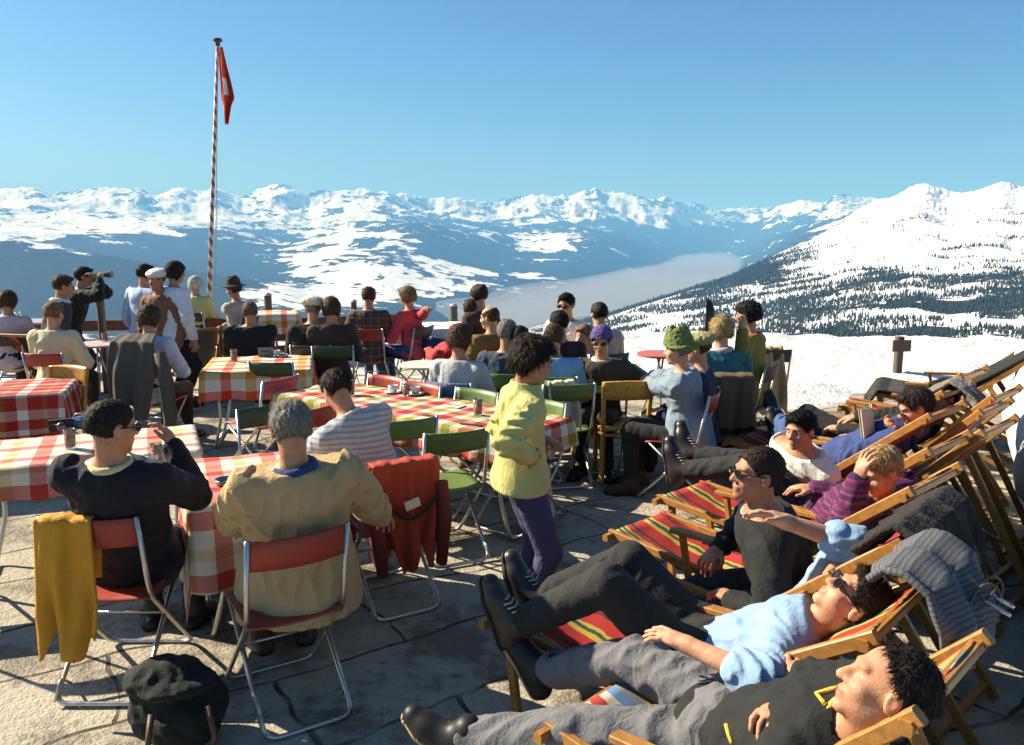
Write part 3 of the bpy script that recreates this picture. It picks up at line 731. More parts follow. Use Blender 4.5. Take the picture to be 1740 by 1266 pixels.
def forest():
    r = np.random.RandomState(5); m = (GR > 900) & (GR < 4600) & (GPX > 930) & (GPX < 2100) & (GYP < 612)
    i, j = np.nonzero(m); q = np.clip(GC[i, j]+.74+ .95*fbm(GX[i, j]/140, GY[i, j]/140, 5, 3), 0, None); ok = q > .78
    i, j = i[ok], j[ok]; area = GR[i, j]**2; pr = area*np.clip(q[ok]-.72, 0, .6); pr /= pr.sum(); n = 42000
    s = r.choice(len(i), n, p=pr); x, y, z = GX[i[s], j[s]], GY[i[s], j[s]], GZ[i[s], j[s]]
    x = x+r.normal(size=n)*GR[i[s], j[s]]*.004; y = y+r.normal(size=n)*GR[i[s], j[s]]*.006
    h = r.uniform(6, 14, n); w = h*r.uniform(.16, .24, n); k = 5
    an = np.arange(k)*2*math.pi/k; ring = np.stack([x[:, None]+w[:, None]*np.cos(an), y[:, None]+w[:, None]*np.sin(an), (z-2)[:, None]+0*an], -1)
    ring2 = np.stack([x[:, None]+w[:, None]*.55*np.cos(an+.6), y[:, None]+w[:, None]*.55*np.sin(an+.6), (z+h*.45)[:, None]+0*an], -1)
    tip = np.stack([x, y, z+h], -1)[:, None]
    V = np.concatenate([ring, ring2, tip], 1).reshape(-1, 3); b = (np.arange(n)*(2*k+1))[:, None]
    F = []
    for e in range(k):
        e2 = (e+1) % k
        F += [b+np.array([e, e2, k+e]), b+np.array([e2, k+e2, k+e]), b+np.array([k+e, k+e2, 2*k])]
    F = np.concatenate(F)
    me = bpy.data.meshes.new('forest'); me.vertices.add(len(V)); me.vertices.foreach_set('co', V.astype(np.float32).ravel())
    me.loops.add(len(F)*3); me.loops.foreach_set('vertex_index', F.astype(np.int32).ravel()); me.polygons.add(len(F)); me.polygons.foreach_set('loop_start', np.arange(len(F), dtype=np.int32)*3)
    me.update(calc_edges=True)
    t = NT('conifer_needles'); nn = t.noise(t.coord(), .05, 3); t.color(t.mix(nn, (.008, .016, .012), (.035, .05, .035))); t.rough(.9); me.materials.append(t.m)
    tag(link_mesh('forest', me), 'dark conifer forest scattered over the snowy right hillside', kind='stuff')
forest()
def valley_fog():
    r = np.random.RandomState(3); b = MB(); na, nr = 60, 50
    def f(u, v):
        px = 700+u*680; rad = math.exp(math.log(5200)+v*(math.log(33000)-math.log(5200))); x, y = rad*(px-870)/FPX, rad
        return (x, y, zl+(14*math.sin(x/1400+y/2300)+9*math.sin(y/900-x/700))), (u, v)
    for zl in (-930, -905, -880, -858, -836, -815, -795, -776): b.grid(f, na, nr)
    t = NT('fog_top'); p = t.n('ShaderNodeNewGeometry').outputs['Position']; t.color(t.mix(t.noise(p, 1/2500, 4), (.40, .385, .40), (.48, .46, .46))); t.rough(1.); t.b.inputs['Specular IOR Level'].default_value = 0; t.b.inputs['Alpha'].default_value = .30
    tag(b.build('valley_fog', t.m, None, True), 'grey brown layer of mist lying in the deep valley', kind='stuff')
valley_fog()
def haze():
    b = MB(); zb, zt = ZMIN-1, float(GZ.max())+60
    b.box((0, 20000, (zb+zt)/2), (110000, 96000, zt-zb))
    m = bpy.data.materials.new('mountain_air'); m.use_nodes = True; t = m.node_tree; t.nodes.clear()
    o = t.nodes.new('ShaderNodeOutputMaterial'); v = t.nodes.new('ShaderNodeVolumePrincipled'); t.links.new(v.outputs[0], o.inputs['Volume'])
    v.inputs['Color'].default_value = HAZE_C; v.inputs['Density'].default_value = HAZE_D; v.inputs['Absorption Color'].default_value = (.40, .52, .85, 1); v.inputs['Anisotropy'].default_value = 0
    tag(b.build('haze', m), 'pale blue mountain air over the valley', kind='stuff')
HAZE_C = (.17, .47, 1.0, 1); HAZE_D = 6.4e-5
haze()
# ------------------------------------------------------------------ terrace and snow
def ground():
    t = NT('terrace_stone'); p = t.coord(); d = t.n('ShaderNodeVectorMath', operation='ADD')
    t.l(p, d.inputs[0]); nz = t.n('ShaderNodeTexNoise'); nz.inputs['Scale'].default_value = 1.1; nz.inputs['Detail'].default_value = 3; t.l(p, nz.inputs['Vector'])
    sc = t.n('ShaderNodeVectorMath', operation='SCALE'); t.l(nz.outputs[1], sc.inputs[0]); sc.inputs['Scale'].default_value = .35; t.l(sc.outputs[0], d.inputs[1])
    br = t.n('ShaderNodeTexBrick'); t.l(t.mapv(d.outputs[0], rot=(0, 0, R(-32))), br.inputs['Vector'])
    for k, v in (('Scale', 1.), ('Mortar Size', .012), ('Mortar Smooth', .3), ('Brick Width', 1.25), ('Row Height', .62), ('Bias', 0)): br.inputs[k].default_value = v
    br.inputs['Color1'].default_value = (.0, .0, .0, 1); br.inputs['Color2'].default_value = (1, 1, 1, 1); br.inputs['Mortar'].default_value = (.5, .5, .5, 1)
    n1 = t.noise(p, 1.7, 6, .62); n2 = t.noise(p, 14, 5, .7); n3 = t.noise(p, 60, 3, .6)
    c = t.mix(br.outputs[0], (.33, .28, .20), (.47, .405, .305)); c = t.mix(t.ramp(n2, [(.35, 0.), (.75, 1.)]), c, (.56, .49, .385))
    wet = t.ramp(t.math('ADD', n1, t.math('MULTIPLY', t.math('SUBTRACT', n2, .5), .5)), [(.48, 0.), (.60, 1.)])
    c = t.mix(t.math('MULTIPLY', wet, .85), c, (.13, .10, .065)); c = t.mix(t.math('MULTIPLY', n3, .3), c, (.25, .21, .16))
    jo = t.math('MULTIPLY', br.outputs[1], t.ramp(t.noise(p, 2.2, 3), [(.34, .15), (.5, 1.)])); c = t.mix(jo, c, (.06, .05, .036))
    sx = t.sep(p); sn = t.math('ADD', t.math('MULTIPLY_ADD', sx[1], .16, -1.62), t.math('MULTIPLY', t.math('SUBTRACT', n1, .5), 2.6))
    snm = t.ramp(t.math('ADD', sn, t.math('MULTIPLY', t.math('SUBTRACT', n2, .5), .4)), [(.28, 0.), (.42, 1.)]); c = t.mix(t.math('MULTIPLY', snm, .9), c, (.80, .77, .70))
    t.color(c); t.rough(t.math('MULTIPLY_ADD', wet, -.3, .85)); t.bump(t.math('ADD', t.math('MULTIPLY', br.outputs[1], -2.2), t.math('ADD', t.math('MULTIPLY', n2, 1.6), t.math('MULTIPLY', n3, .9))), .8, .016)
    b = MB(); xs = [-16, 14]; ys = [-3, 15.2]
    def f(u, v):
        x, y = -16+u*30, -3+v*18.2; return (x, y, .006*math.sin(x*2.1+y)+.005*math.sin(y*1.7-x*.6)), (x, y)
    b.grid(f, 60, 40); o = b.build('terrace', t.m, None, True)
    tag(o, 'sunlit stone slab terrace with damp joints', kind='structure')
    b = MB(); b.box((-1, 15.35, -1.6), (32, .3, 3.15)); tag(b.build('terrace_edge_wall', t.m), 'stone wall that holds up the far edge of the terrace', kind='structure')
    t = NT('trodden_snow'); p = t.coord(); n = t.noise(p, 2.2, 6, .65); n2 = t.noise(p, 11, 5, .65)
    dirt = t.ramp(t.math('ADD', t.math('MULTIPLY', n, .6), t.math('MULTIPLY', t.noise(t.mapv(p, (1, 3.5, 1)), 3.5, 5, .7), .4)), [(.52, 0.), (.72, .5)])
    t.color(t.mix(dirt, (.74, .72, .67), (.44, .39, .31))); t.rough(.75); t.bump(t.math('ADD', t.math('MULTIPLY', n, 2.), n2), .8, .05)
    t.b.inputs['Subsurface Weight'].default_value = .1; t.b.inputs['Subsurface Radius'].default_value = (.1, .12, .15)
    nx, ny = 150, 120; V = []; 
    X, Y = np.meshgrid(np.linspace(-1.5, 16, nx), np.linspace(6.0, 24, ny), indexing='ij')
    edge = np.interp(X, [-1.5, -.6, .2, 1.2, 2.0, 2.7, 3.6, 5, 16], [14.4, 13.9, 13.3, 11.0, 9.3, 8.6, 8.1, 7.7, 7.2])
    up_ = np.clip((Y-edge)/2.6, 0, 1); up_ = up_*up_*(3-2*up_)
    crest = np.interp(X, [-1.5, 2, 8, 16], [15.2, 15.6, 14.8, 13.0]); fall = np.clip((Y-crest), 0, None)
    Z = -.10+.16*up_+.10*up_*fbm(X/2.2, Y/2.2, 8, 4)+.045*up_*fbm(X/.5, Y/.35, 9, 3)-.028*fall**2-.05*fall
    Z = np.where(Y < edge-.2, -.2, Z)
    V = np.stack([X, Y, Z], -1).reshape(-1, 3); ii = np.arange(nx-1)[:, None]*ny+np.arange(ny-1)[None, :]
    b = MB(); b.add([tuple(q) for q in V], np.stack([ii, ii+ny, ii+ny+1, ii+1], -1).reshape(-1, 4).tolist())
    tag(b.build('snow_field', t.m, None, True), 'trodden white snow field beside the terrace', kind='structure')
    # shovelled snow bank at the right edge
    A = [PD(1752, 600, 7.3), PD(1738, 700, 4.9), PD(1748, 800, 3.95), PD(1790, 900, 3.5), PD(1770, 1000, 2.9), PD(1745, 1080, 2.6), PD(1730, 1180, 2.25), PD(1735, 1290, 2.0)]
    G = SDF((.9, 1.3, -.1), (6.2, 8.0, 1.5), .03)
    pts = [(5.2, 7.6, .75, .58), (4.42, 6.4, .58, .52), (3.85, 5.3, .46, .46), (3.38, 4.4, .40, .42), (2.95, 3.5, .34, .38), (2.46, 2.85, .32, .36), (2.06, 2.35, .32, .34), (1.75, 1.9, .34, .34)]
    for (x0, y0, z0, r0), (x1, y1, z1, r1) in zip(pts, pts[1:]): G.cone((x0, y0, z0), (x1, y1, z1), r0, r1, .15); G.cone((x0+.3, y0, z0-.4), (x1+.3, y1, z1-.4), r0+.1, r1+.1, .15)
    G.folds(.05, .6, 3, False, .15); G.folds(.014, .17, 4, False, .1); G.folds(.006, .08, 9, False, .08)
    tag(G.build('snow_bank', t.m, None, (0, 0, 0)), 'lumpy bank of shovelled snow along the right side', kind='structure')
ground()
STEEL = metal('chair_steel', (.55, .53, .50), .32); DSTEEL = metal('dark_steel', (.16, .15, .15), .4)
RED = paint('red_slat', (.34, .052, .030), .4, (.14, .09, .07)); GREEN = paint('green_slat', (.13, .19, .055), .4, (.10, .10, .07)); DGREEN = paint('dark_green_slat', (.055, .085, .04), .45)
PINKRED = paint('pink_red_slat', (.42, .08, .09), .4); BROWN = paint('brown_slat', (.07, .045, .03), .5)
PINE = wood('golden_pine', (.66, .34, .06), .38); DWOOD = wood('lounger_beech', (.43, .195, .048), .42); OLDW = wood('weathered_wood', (.13, .085, .055), .8, 2); REDW = wood('red_plank', (.20, .065, .035), .7, 0)
def rpts(pts, r=.05, n=4):          # round the corners of a bent tube
    pts = [Vector(p) for p in pts]; o = [pts[0]]
    for a, b, c in zip(pts, pts[1:], pts[2:]):
        u, v = (a-b), (c-b); q = min(r, u.length*.45, v.length*.45); p0, p2 = b+u.normalized()*q, b+v.normalized()*q
        o += [(p0*(1-t)**2+b*2*t*(1-t)+p2*t*t) for t in [k/n for k in range(n+1)]]
    return o+[pts[-1]]
CH = {}
def make_chair(color, frame=None):
    root = empty('folding_chair', (0, 0, 0)); fm = frame or STEEL; tr = .011
    m = MB(); w = .205
    m.tube(rpts([(-w, -.25, .84), (-w, -.17, .45), (-w, .27, .012), (w, .27, .012), (w, -.17, .45), (w, -.25, .84)], .06), tr, 8)
    m.build('frame', fm, root, True)
    m = MB(); w2 = .185
    m.tube(rpts([(-w2, .20, .455), (-w2, -.30, .012), (w2, -.30, .012), (w2, .20, .455)], .06), tr, 8)
    for sx in (-1, 1): m.tube(rpts([(sx*w2, -.30, .02), (sx*w2, -.24, .10), (sx*w2, -.16, .03)], .03), .006, 6)
    m.tube([(-w2, .05, .27), (w2, .05, .27)], .006, 6)
    m.build('rear_frame', fm, root, True)
    def slab(y0, y1, z0, z1, bow, rows, name, th):
        g = MB()
        def f(u, v):
            x = (u-.5)*2*(w-.002); b = bow*(1-(2*u-1)**2)
            return (Vector((x, y0+(y1-y0)*v-(b if name == 'backrest' else 0), z0+(z1-z0)*v-(b if name == 'seat' else 0)-(.012*(v-.8)*6 if name == 'seat' and v > .8 else 0))), (u, v))
        g.grid(f, 10, rows); return g.build(name, color, root, True, thick=th)
    slab(-.222, -.245, .705, .835, .045, 3, 'backrest', .010)
    slab(-.185, .215, .445, .468, .016, 8, 'seat', .010)
    return root
def chair(color, x, y, yaw, label, group='folding metal chairs around the tables', frame=None):
    k = (color.name, frame.name if frame else '')
    if k not in CH: o = CH[k] = make_chair(color, frame)
    else: o = copy_tree(CH[k])
    o.location = (x, y, .004); o.rotation_euler = (0, 0, R(yaw)); tag(o, label, 'chair', group); return o
def chair_back(color, pxl, pyl, yaw, label, **k):       # by the middle of its back rail
    p = P(pxl, pyl, .80); p.z = 0; f = Vector((-math.sin(R(yaw)), math.cos(R(yaw)), 0)); q = p+f*.235
    return chair(color, q.x, q.y, yaw, label, **k), q, f
def kitchen_chair(loc, yaw, label, m):
    root = empty('wooden_chair', loc, R(yaw), label, 'chair')
    for sx in (-1, 1):
        b = MB(); b.bar((sx*.185, -.19, 0), (sx*.180, -.185, .44), .034, .036); b.bar((sx*.180, -.185, .44), (sx*.190, -.255, .84), .034, .032); b.build('rear_leg', m, root)
        b = MB(); b.bar((sx*.18, .18, 0), (sx*.175, .17, .425), .034, .034); b.build('leg', m, root)
    b = MB()
    def f(u, v):
        x, y = (u-.5)*.43, -.205+v*.42; return (Vector((x*(.93+.07*v), y, .445-.012*math.sin(u*math.pi)*math.sin(v*math.pi))), (u, v))
    b.grid(f, 12, 12); b.build('seat', m, root, True, thick=.024)
    b = MB(); b.bar((-.17, .165, .40), (.17, .165, .40), .05, .02); b.bar((-.17, -.185, .40), (.17, -.185, .40), .05, .02)
    for sx in (-1, 1): b.bar((sx*.178, -.17, .40), (sx*.174, .15, .40), .05, .02)
    b.build('apron', m, root)
    b = MB()
    def f(u, v):
        return (Vector(((u-.5)*.41, -.232-.035*v-.035*math.sin(u*math.pi), .70+.145*v+.012*math.sin(u*math.pi)*v)), (u, v))
    b.grid(f, 14, 4); b.build('backrest', m, root, True, thick=.018)
    return root
def table(cx, cy, lx, ly, yaw, label, z=.74, topm=None, round_=False, x_legs=True):
    root = empty('table', (cx, cy, 0), R(yaw), label, 'table', 'tables on the terrace'); tm = topm or paint('table_top', (.30, .28, .24), .5)
    b = MB()
    if round_: b.lathe([(0, z-.025), (lx/2-.006, z-.025), (lx/2, z-.019), (lx/2, z-.004), (lx/2-.008, z), (0, z)], n=40); b.build('tabletop', tm, root, False)
    else: b.bar((-lx/2, 0, z-.0125), (lx/2, 0, z-.0125), ly, .025, ch=.12); b.build('tabletop', tm, root)
    e, g = (lx*.30, ly*.30) if round_ else (lx/2-.12, ly/2-.07)
    if round_ :
        for k in range(3):
            a = k*2.094+.5; b = MB(); b.tube(rpts([(.04*math.cos(a+2), .04*math.sin(a+2), z-.03), (.05*math.cos(a), .05*math.sin(a), .42), (lx*.42*math.cos(a), lx*.42*math.sin(a), .012), (lx*.36*math.cos(a+.5), lx*.36*math.sin(a+.5), .012)], .05), .011, 8); b.build('leg', STEEL, root, True)
    else:
        for sx in (-1, 1):
            for sy in (-1, 1):
                b = MB(); b.tube(rpts([(sx*e, sy*g, z-.03), (sx*(e-.02), sy*g, .30), (sx*(e+.05), sy*g*.9, .015), (sx*(e+.05), 0, .015)], .06), .014, 8); b.build('leg', STEEL, root, True)
    return root
def tablecloth(cx, cy, lx, ly, yaw, drop, mat, label, z=.742, round_=False, seed=1, nu=64, nv=40, group='tablecloths'):
    b = MB(); r = random.Random(seed); ph = [r.uniform(0, 6) for _ in range(6)]
    def f(u, v):
        x, y = (u-.5)*(lx+2*drop), (v-.5)*(ly+2*drop)
        if round_:
            rad = math.hypot(x, y); a = math.atan2(y, x); d = max(rad-lx/2, 0); q = min(rad, lx/2); px, py = q*math.cos(a), q*math.sin(a); nx, ny = math.cos(a), math.sin(a); arc = a*lx/2
        else:
            ox, oy = max(abs(x)-lx/2, 0), max(abs(y)-ly/2, 0); d = math.hypot(ox, oy)
            px, py = max(-lx/2, min(lx/2, x)), max(-ly/2, min(ly/2, y)); nx, ny = (ox*(1 if x > 0 else -1), oy*(1 if y > 0 else -1)); l = math.hypot(nx, ny) or 1; nx, ny = nx/l, ny/l; arc = px*1.0+py+.12*math.atan2(ny, nx)
        e = .005+.10*d+min(d/.12, 1)*(.018*math.sin(arc*17+ph[0])+.010*math.sin(arc*31+ph[1]))*min(d*9, 1)
        zz = z-d*(.97+.03*math.sin(arc*9+ph[2]))+(.004*math.sin(x*9+ph[3])*math.sin(y*8+ph[4])+.002*math.sin(x*23+y*17) if d == 0 else 0)+.003
        if d > 0: px += nx*e; py += ny*e
        return (Vector((px, py, zz)), (x, y))
    b.grid(f, nu, nv); o = b.build('tablecloth', mat, None, True, thick=.004, offset=1); o.location = (cx, cy, 0); o.rotation_euler = (0, 0, R(yaw)); tag(o, label, 'tablecloth', group); return o
def drape(name, prof, wdir, widths, mat, label, cat, amp=.02, nf=3.5, seed=1, thick=.012, hemwave=.04, group=None, nu=60, nv=26, parent=None, smooth=True):
    """cloth that follows a profile line in the place, wide along wdir, folds deeper towards both ends"""
    r = random.Random(seed); prof = [Vector(p) for p in prof]; wd = Vector(wdir).normalized(); ph = [r.uniform(0, 6.28) for _ in range(6)]
    sg = [0]
    for a, c in zip(prof, prof[1:]): sg.append(sg[-1]+(c-a).length)
    T = sg[-1]; org = prof[0].copy(); b = MB(); ut = sg[max(range(len(prof)), key=lambda i: prof[i].z)]/T
    def at(s):
        for i in range(len(prof)-1):
            if s <= sg[i+1] or i == len(prof)-2:
                t = (s-sg[i])/(sg[i+1]-sg[i]); return prof[i].lerp(prof[i+1], t), (prof[i+1]-prof[i]).normalized()
    def f(u, v):
        s = u*T*(1+hemwave*math.sin(v*9+ph[0])*(u-.5)) if hemwave else u*T
        s = max(0, min(T, s)); p, d = at(s); n = d.cross(wd).normalized()
        wv = np.interp(u, [k/(len(widths)-1) for k in range(len(widths))], widths); q = (v-.5)*wv
        k = .12+.88*min(abs(u-ut)/max(ut, 1-ut)*1.25, 1)
        h = amp*k*(math.sin(v*nf*6.28+ph[1]+1.1*math.sin(u*5+ph[2]))+.45*math.sin(v*nf*13.1+ph[3]+u*4)); qq = .25*amp*k*math.sin(v*nf*6.28+ph[4]+u*3)
        return (p+wd*(q+qq)+n*h-org, (q, s))
    b.grid(f, nu, nv); o = b.build(name, mat, parent, True, thick=thick, offset=0, loc=org if parent is None else None)
    if label: tag(o, label, cat, group)
    return o
# ---- deck loungers
def lounger(head, foot, canvas, label, hz=1.0, fz=.42, w=.52, wm=None, arms=True, group='wooden deck loungers in the right hand row', sag=.05):
    wm = wm or DWOOD; head, foot = Vector(head), Vector(foot); d = (foot-head); d.z = 0; L = d.length; d.normalize(); sd = Vector((-d.y, d.x, 0)); base = Vector((foot.x, foot.y, 0))
    root = empty('deck_lounger', base, 0, label, 'deck lounger', group)
    g = lambda u, q, z: head.xy.to_3d()+d*(u*L)+sd*q-base+Vector((0, 0, z))
    for sx in (-1, 1):
        b = MB(); b.bar(g(-.02, sx*w/2, hz+.03), g(.62, sx*w/2, .26), .032, .045); b.build('back_rail', wm, root)
        b = MB(); b.bar(g(.40, sx*(w/2-.036), .36), g(1.02, sx*(w/2-.036), fz+.01), .030, .042); b.build('seat_rail', wm, root)
        b = MB(); b.bar(g(.97, sx*(w/2-.07), fz-.01), g(.93, sx*(w/2-.07), 0), .03, .04); b.build('front_leg', wm, root)
        b = MB(); b.bar(g(.20, sx*(w/2+.034), hz*.77), g(-.16, sx*(w/2+.034), .01), .026, .040); b.build('rear_leg', wm, root)
        b = MB(); b.bar(g(.06, sx*(w/2-.068), .02), g(.60, sx*(w/2-.068), .40), .026, .036); b.build('brace', wm, root)
        if arms:
            b = MB(); b.bar(g(.30, sx*(w/2+.07), .62), g(.70, sx*(w/2+.07), .60), .05, .024); b.bar(g(.66, sx*(w/2+.07), .585), g(.62, sx*(w/2+.07), .30), .03, .03); b.build('armrest', wm, root)
    for u, z in ((0., hz), (1.005, fz), (-.13, .06)):
        b = MB(); b.bar(g(u, -w/2-.03, z), g(u, w/2+.03, z), .035, .035); b.build('cross_bar', wm, root)
    U = [0, .12, .30, .45, .56, .70, .85, 1.0]; Zc = [hz+.02, hz*.86, hz*.62, hz*.44, .37, .36, .40, fz+.025]
    b = MB()
    def f(u, v):
        z = np.interp(u, U, Zc); q = (v-.5)*(w-.07); return (g(u, q, z-sag*math.sin(v*math.pi)*math.sin(min(u*1.02, 1)*math.pi)**.5+.004*math.sin(u*40+v*7)), (q, u*L))
    b.grid(f, 34, 10); b.build('canvas', canvas, root, True, thick=.005)
    return root, g
Cr, Ol, Wh = (.52, .045, .025), (.42, .36, .06), (.82, .78, .69)
CHECK = checked('red_olive', [(0, Wh), (.22, Cr), (.56, Wh), (.78, Ol)], [(0, Wh), (.22, Cr), (.54, Wh), (.76, Ol)], .34)
CHECK4 = checked('bold_red', [(0, Wh), (.26, Cr), (.62, (.46, .22, .05)), (.74, Cr)], [(0, Wh), (.26, Cr), (.6, Wh), (.74, Cr)], .30)
CHECK2 = checked('bright_red', [(0, Wh), (.3, (.75, .06, .02)), (.5, Wh), (.8, (.66, .36, .04))], [(0, Wh), (.25, (.75, .06, .02)), (.5, Wh), (.75, (.62, .40, .05))], .44)
CHECK3 = checked('pale_red', [(0, Wh), (.16, (.60, .09, .06)), (.44, Wh), (.66, (.68, .58, .32)), (.86, Wh)], [(0, Wh), (.16, (.60, .09, .06)), (.44, Wh), (.66, (.68, .58, .34)), (.86, Wh)], .30)
WCLOTH = cloth('white_table', (.78, .76, .70), .85)
def dv(yaw): return Vector((math.cos(R(yaw)), math.sin(R(yaw)), 0)), Vector((-math.sin(R(yaw)), math.cos(R(yaw)), 0))
# ------------------------------------------------------------------ tables
FL, FRc = P(463, 668, .75), P(868, 742, .75); ld = (FRc-FL).normalized(); yaw4 = math.degrees(math.atan2(ld.y, ld.x)); wd4 = Vector((-ld.y, ld.x, 0)); LT = (FRc-FL).length
c4 = FL+ld*LT/2+wd4*.36
table(c4.x, c4.y, LT-.02, .70, yaw4, 'long table under the checked cloth in the middle of the terrace'); tablecloth(c4.x, c4.y, LT, .72, yaw4, .20, CHECK, 'red and olive checked cloth on the long middle table', seed=3, nu=110)
table(-2.57, 4.98, 1.25, .72, 23, 'table in front of the man in the navy sweater'); tablecloth(-2.57, 4.98, 1.27, .74, 23, .18, CHECK3, 'pale red checked cloth with a black camera lying on it', seed=4)
table(-1.36, 4.40, .70, .86, 22, 'small table beside the man in the cream coat'); tablecloth(-1.36, 4.40, .72, .88, 22, .42, CHECK3, 'long hanging checked cloth with an ashtray on it', seed=6)
table(-4.30, 6.85, 1.25, .78, 18, 'table at the far left edge'); tablecloth(-4.30, 6.85, 1.27, .80, 18, .34, CHECK4, 'boldly checked cloth hanging at the far left edge', seed=7)
table(-2.44, 8.15, .95, .95, 12, 'square table behind the dark green chair'); tablecloth(-2.44, 8.15, .97, .97, 12, .26, CHECK2, 'bright orange red checked cloth with a small sign on it', seed=8)
p = P(168, 583, .74); table(p.x, p.y, .56, .56, 0, 'small round pinkish metal table between two seated people', topm=paint('pink_top', (.55, .42, .40), .4), round_=True)
p7 = P(1040, 650, .72); table(p7.x, p7.y, .78, .78, 0, 'round green metal table beside the yellow wooden chair', z=.72, topm=paint('green_top', (.22, .33, .07), .3), round_=True)
p = P(735, 554, .74); table(p.x, p.y, 1.15, .8, 10, 'table with a plain white cloth near the terrace edge'); tablecloth(p.x, p.y, 1.17, .82, 10, .22, WCLOTH, 'plain white cloth hanging near the far edge', seed=9)
p = P(722, 618, .72); table(p.x, p.y, .5, .5, 0, 'small round white table left of the woman in pale grey', z=.72, topm=paint('white_top', (.7, .62, .52), .4), round_=True)
p = P(462, 532, .74); table(p.x, p.y, .8, .7, 15, 'small far table with a red patterned cloth'); tablecloth(p.x, p.y, .8, .7, 15, .3, CHECK2, 'crumpled red patterned cloth near the flagpole', seed=10, nu=40, nv=30)
p = P(42, 545, .74); table(p.x, p.y, .8, .6, 5, 'low table with dishes at the far left railing', topm=paint('grey_top', (.35, .33, .32), .5))
p = P(1122, 600, .72); table(p.x, p.y, .5, .5, 0, 'small table behind the person in the green hat', z=.72, topm=paint('redblue_top', (.5, .12, .10), .4), round_=True)
# ------------------------------------------------------------------ chairs in the front and middle
c1, q1, f1 = chair_back(RED, 153, 893, 0, 'red slat folding chair under the man in the navy sweater')
c2, q2, f2 = chair_back(RED, 506, 920, 32, 'red folding chair under the man in the cream coat')
c3, q3, f3 = chair_back(RED, 682, 797, 30, 'folding chair with the red jacket hanging over its back')
chair_back(GREEN, 776, 742, 25, 'empty green folding chair right of the red jacket')
chair_back(GREEN, 690, 722, 25, 'green folding chair tucked under the long table beside the boy')
chair_back(DGREEN, 461, 622, -6, 'dark green folding chair in front of the orange checked table')
chair_back(PINKRED, 476, 650, 62, 'pinkish red folding chair at the left end of the long table')
chair_back(RED, 540, 700, 60, 'red folding chair hidden behind the two seated heads at the long table')
chair_back(RED, 655, 648, 143, 'left one of two red chairs behind the long table')
chair_back(RED, 714, 660, 143, 'right one of two red chairs behind the long table')
chair_back(GREEN, 809, 672, 143, 'green chair behind the long table next to the woman in yellow')
chair_back(GREEN, 922, 656, 150, 'green chair seen just right of the woman in yellow, farther of two')
chair_back(GREEN, 920, 690, 143, 'green chair seen just right of the woman in yellow, nearer of two')
chair(GREEN, -3.05, 4.25, 15, 'green folding chair cut off by the left edge in the foreground')
chair(DGREEN, -1.55, 5.45, 205, 'dark folding chair on the far side of the checked table behind the raised arm')
kp = P(1060, 817, 0); kitchen_chair((kp.x-.02, kp.y+.12, .004), 4, 'yellow varnished wooden kitchen chair beside the round green table', PINE)
kp = P(66, 645, .80); kitchen_chair((kp.x, kp.y+.1, .004), 165, 'yellow wooden chair at the far left table', PINE)
# ------------------------------------------------------------------ lounger canvases
TART = [(0, (.48, .025, .02)), (.20, (.02, .05, .03)), (.25, (.48, .025, .02)), (.33, (.55, .40, .06)), (.36, (.03, .09, .05)), (.40, (.55, .42, .08)), (.43, (.03, .07, .05)), (.48, (.60, .44, .06)), (.52, (.45, .03, .02)), (.66, (.10, .02, .02)), (.69, (.50, .03, .025)), (.84, (.60, .42, .06)), (.88, (.03, .08, .05)), (.93, (.60, .42, .06))]
TARTAN = striped('tartan', TART, .47); Sh = [(0, (.60, .05, .05)), (.14, (.75, .68, .58)), (.22, (.14, .28, .52)), (.36, (.62, .30, .05)), (.48, (.60, .05, .05)), (.60, (.66, .40, .06)), (.70, (.30, .32, .32)), (.80, (.16, .30, .55)), (.90, (.72, .62, .5))]
MULTI = striped('multi', Sh, .44); BLUER = striped('blue_red', [(0, (.35, .42, .62)), (.35, (.62, .66, .72)), (.5, (.6, .04, .05)), (.7, (.70, .66, .62)), (.82, (.6, .04, .05))], .47)
PINKG = striped('pink_green', [(0, (.55, .08, .07)), (.3, (.24, .28, .12)), (.4, (.60, .16, .12)), (.6, (.55, .42, .2)), (.7, (.5, .07, .06)), (.9, (.26, .28, .14))], .47)
REDBLK = striped('red_black', [(0, (.55, .075, .02)), (.45, (.02, .015, .012)), (.95, (.55, .075, .02))], .22); BRCAN = cloth('brown_canvas', (.16, .12, .09)); GRCAN = cloth('grey_canvas', (.20, .19, .17))
aL = Vector((.69, -.73, 0))
def lng(hx, hy, canvas, label, L=1.5, a=aL, **k): h = Vector((hx, hy, 0)); return lounger(h, h-a.normalized()*L, canvas, label, **k)
LG = {}
LG[-1] = lng(1.08, 1.96, MULTI, 'deck lounger with rainbow striped canvas under the man in the black sweater with yellow trim', 1.10, Vector((.72, -.69, 0)), hz=.94)
LG[0] = lng(1.20, 2.50, TARTAN, 'deck lounger under the man in the pale blue sweater', 1.52, Vector((.74, -.67, 0)), hz=.86, arms=False)
LG[1] = lng(1.44, 2.88, TARTAN, 'nearest tartan deck lounger, the one the smiling man sits on', 1.46, Vector((.74, -.67, 0)))
LG[2] = lng(1.74, 3.42, TARTAN, 'second tartan deck lounger with an empty foot end', 1.50)
LG[3] = lng(2.10, 4.02, TARTAN, 'tartan deck lounger under the boy in the purple sweater', 1.50)
LG[4] = lng(2.46, 4.76, PINKG, 'pink striped deck lounger next to the boy in the white shirt', 1.50)
LG[5] = lng(2.86, 5.42, TARTAN, 'deck lounger under the man reading a book', 1.50)
LG[6] = lng(3.30, 6.05, GRCAN, 'deck lounger behind the reading man', 1.50)

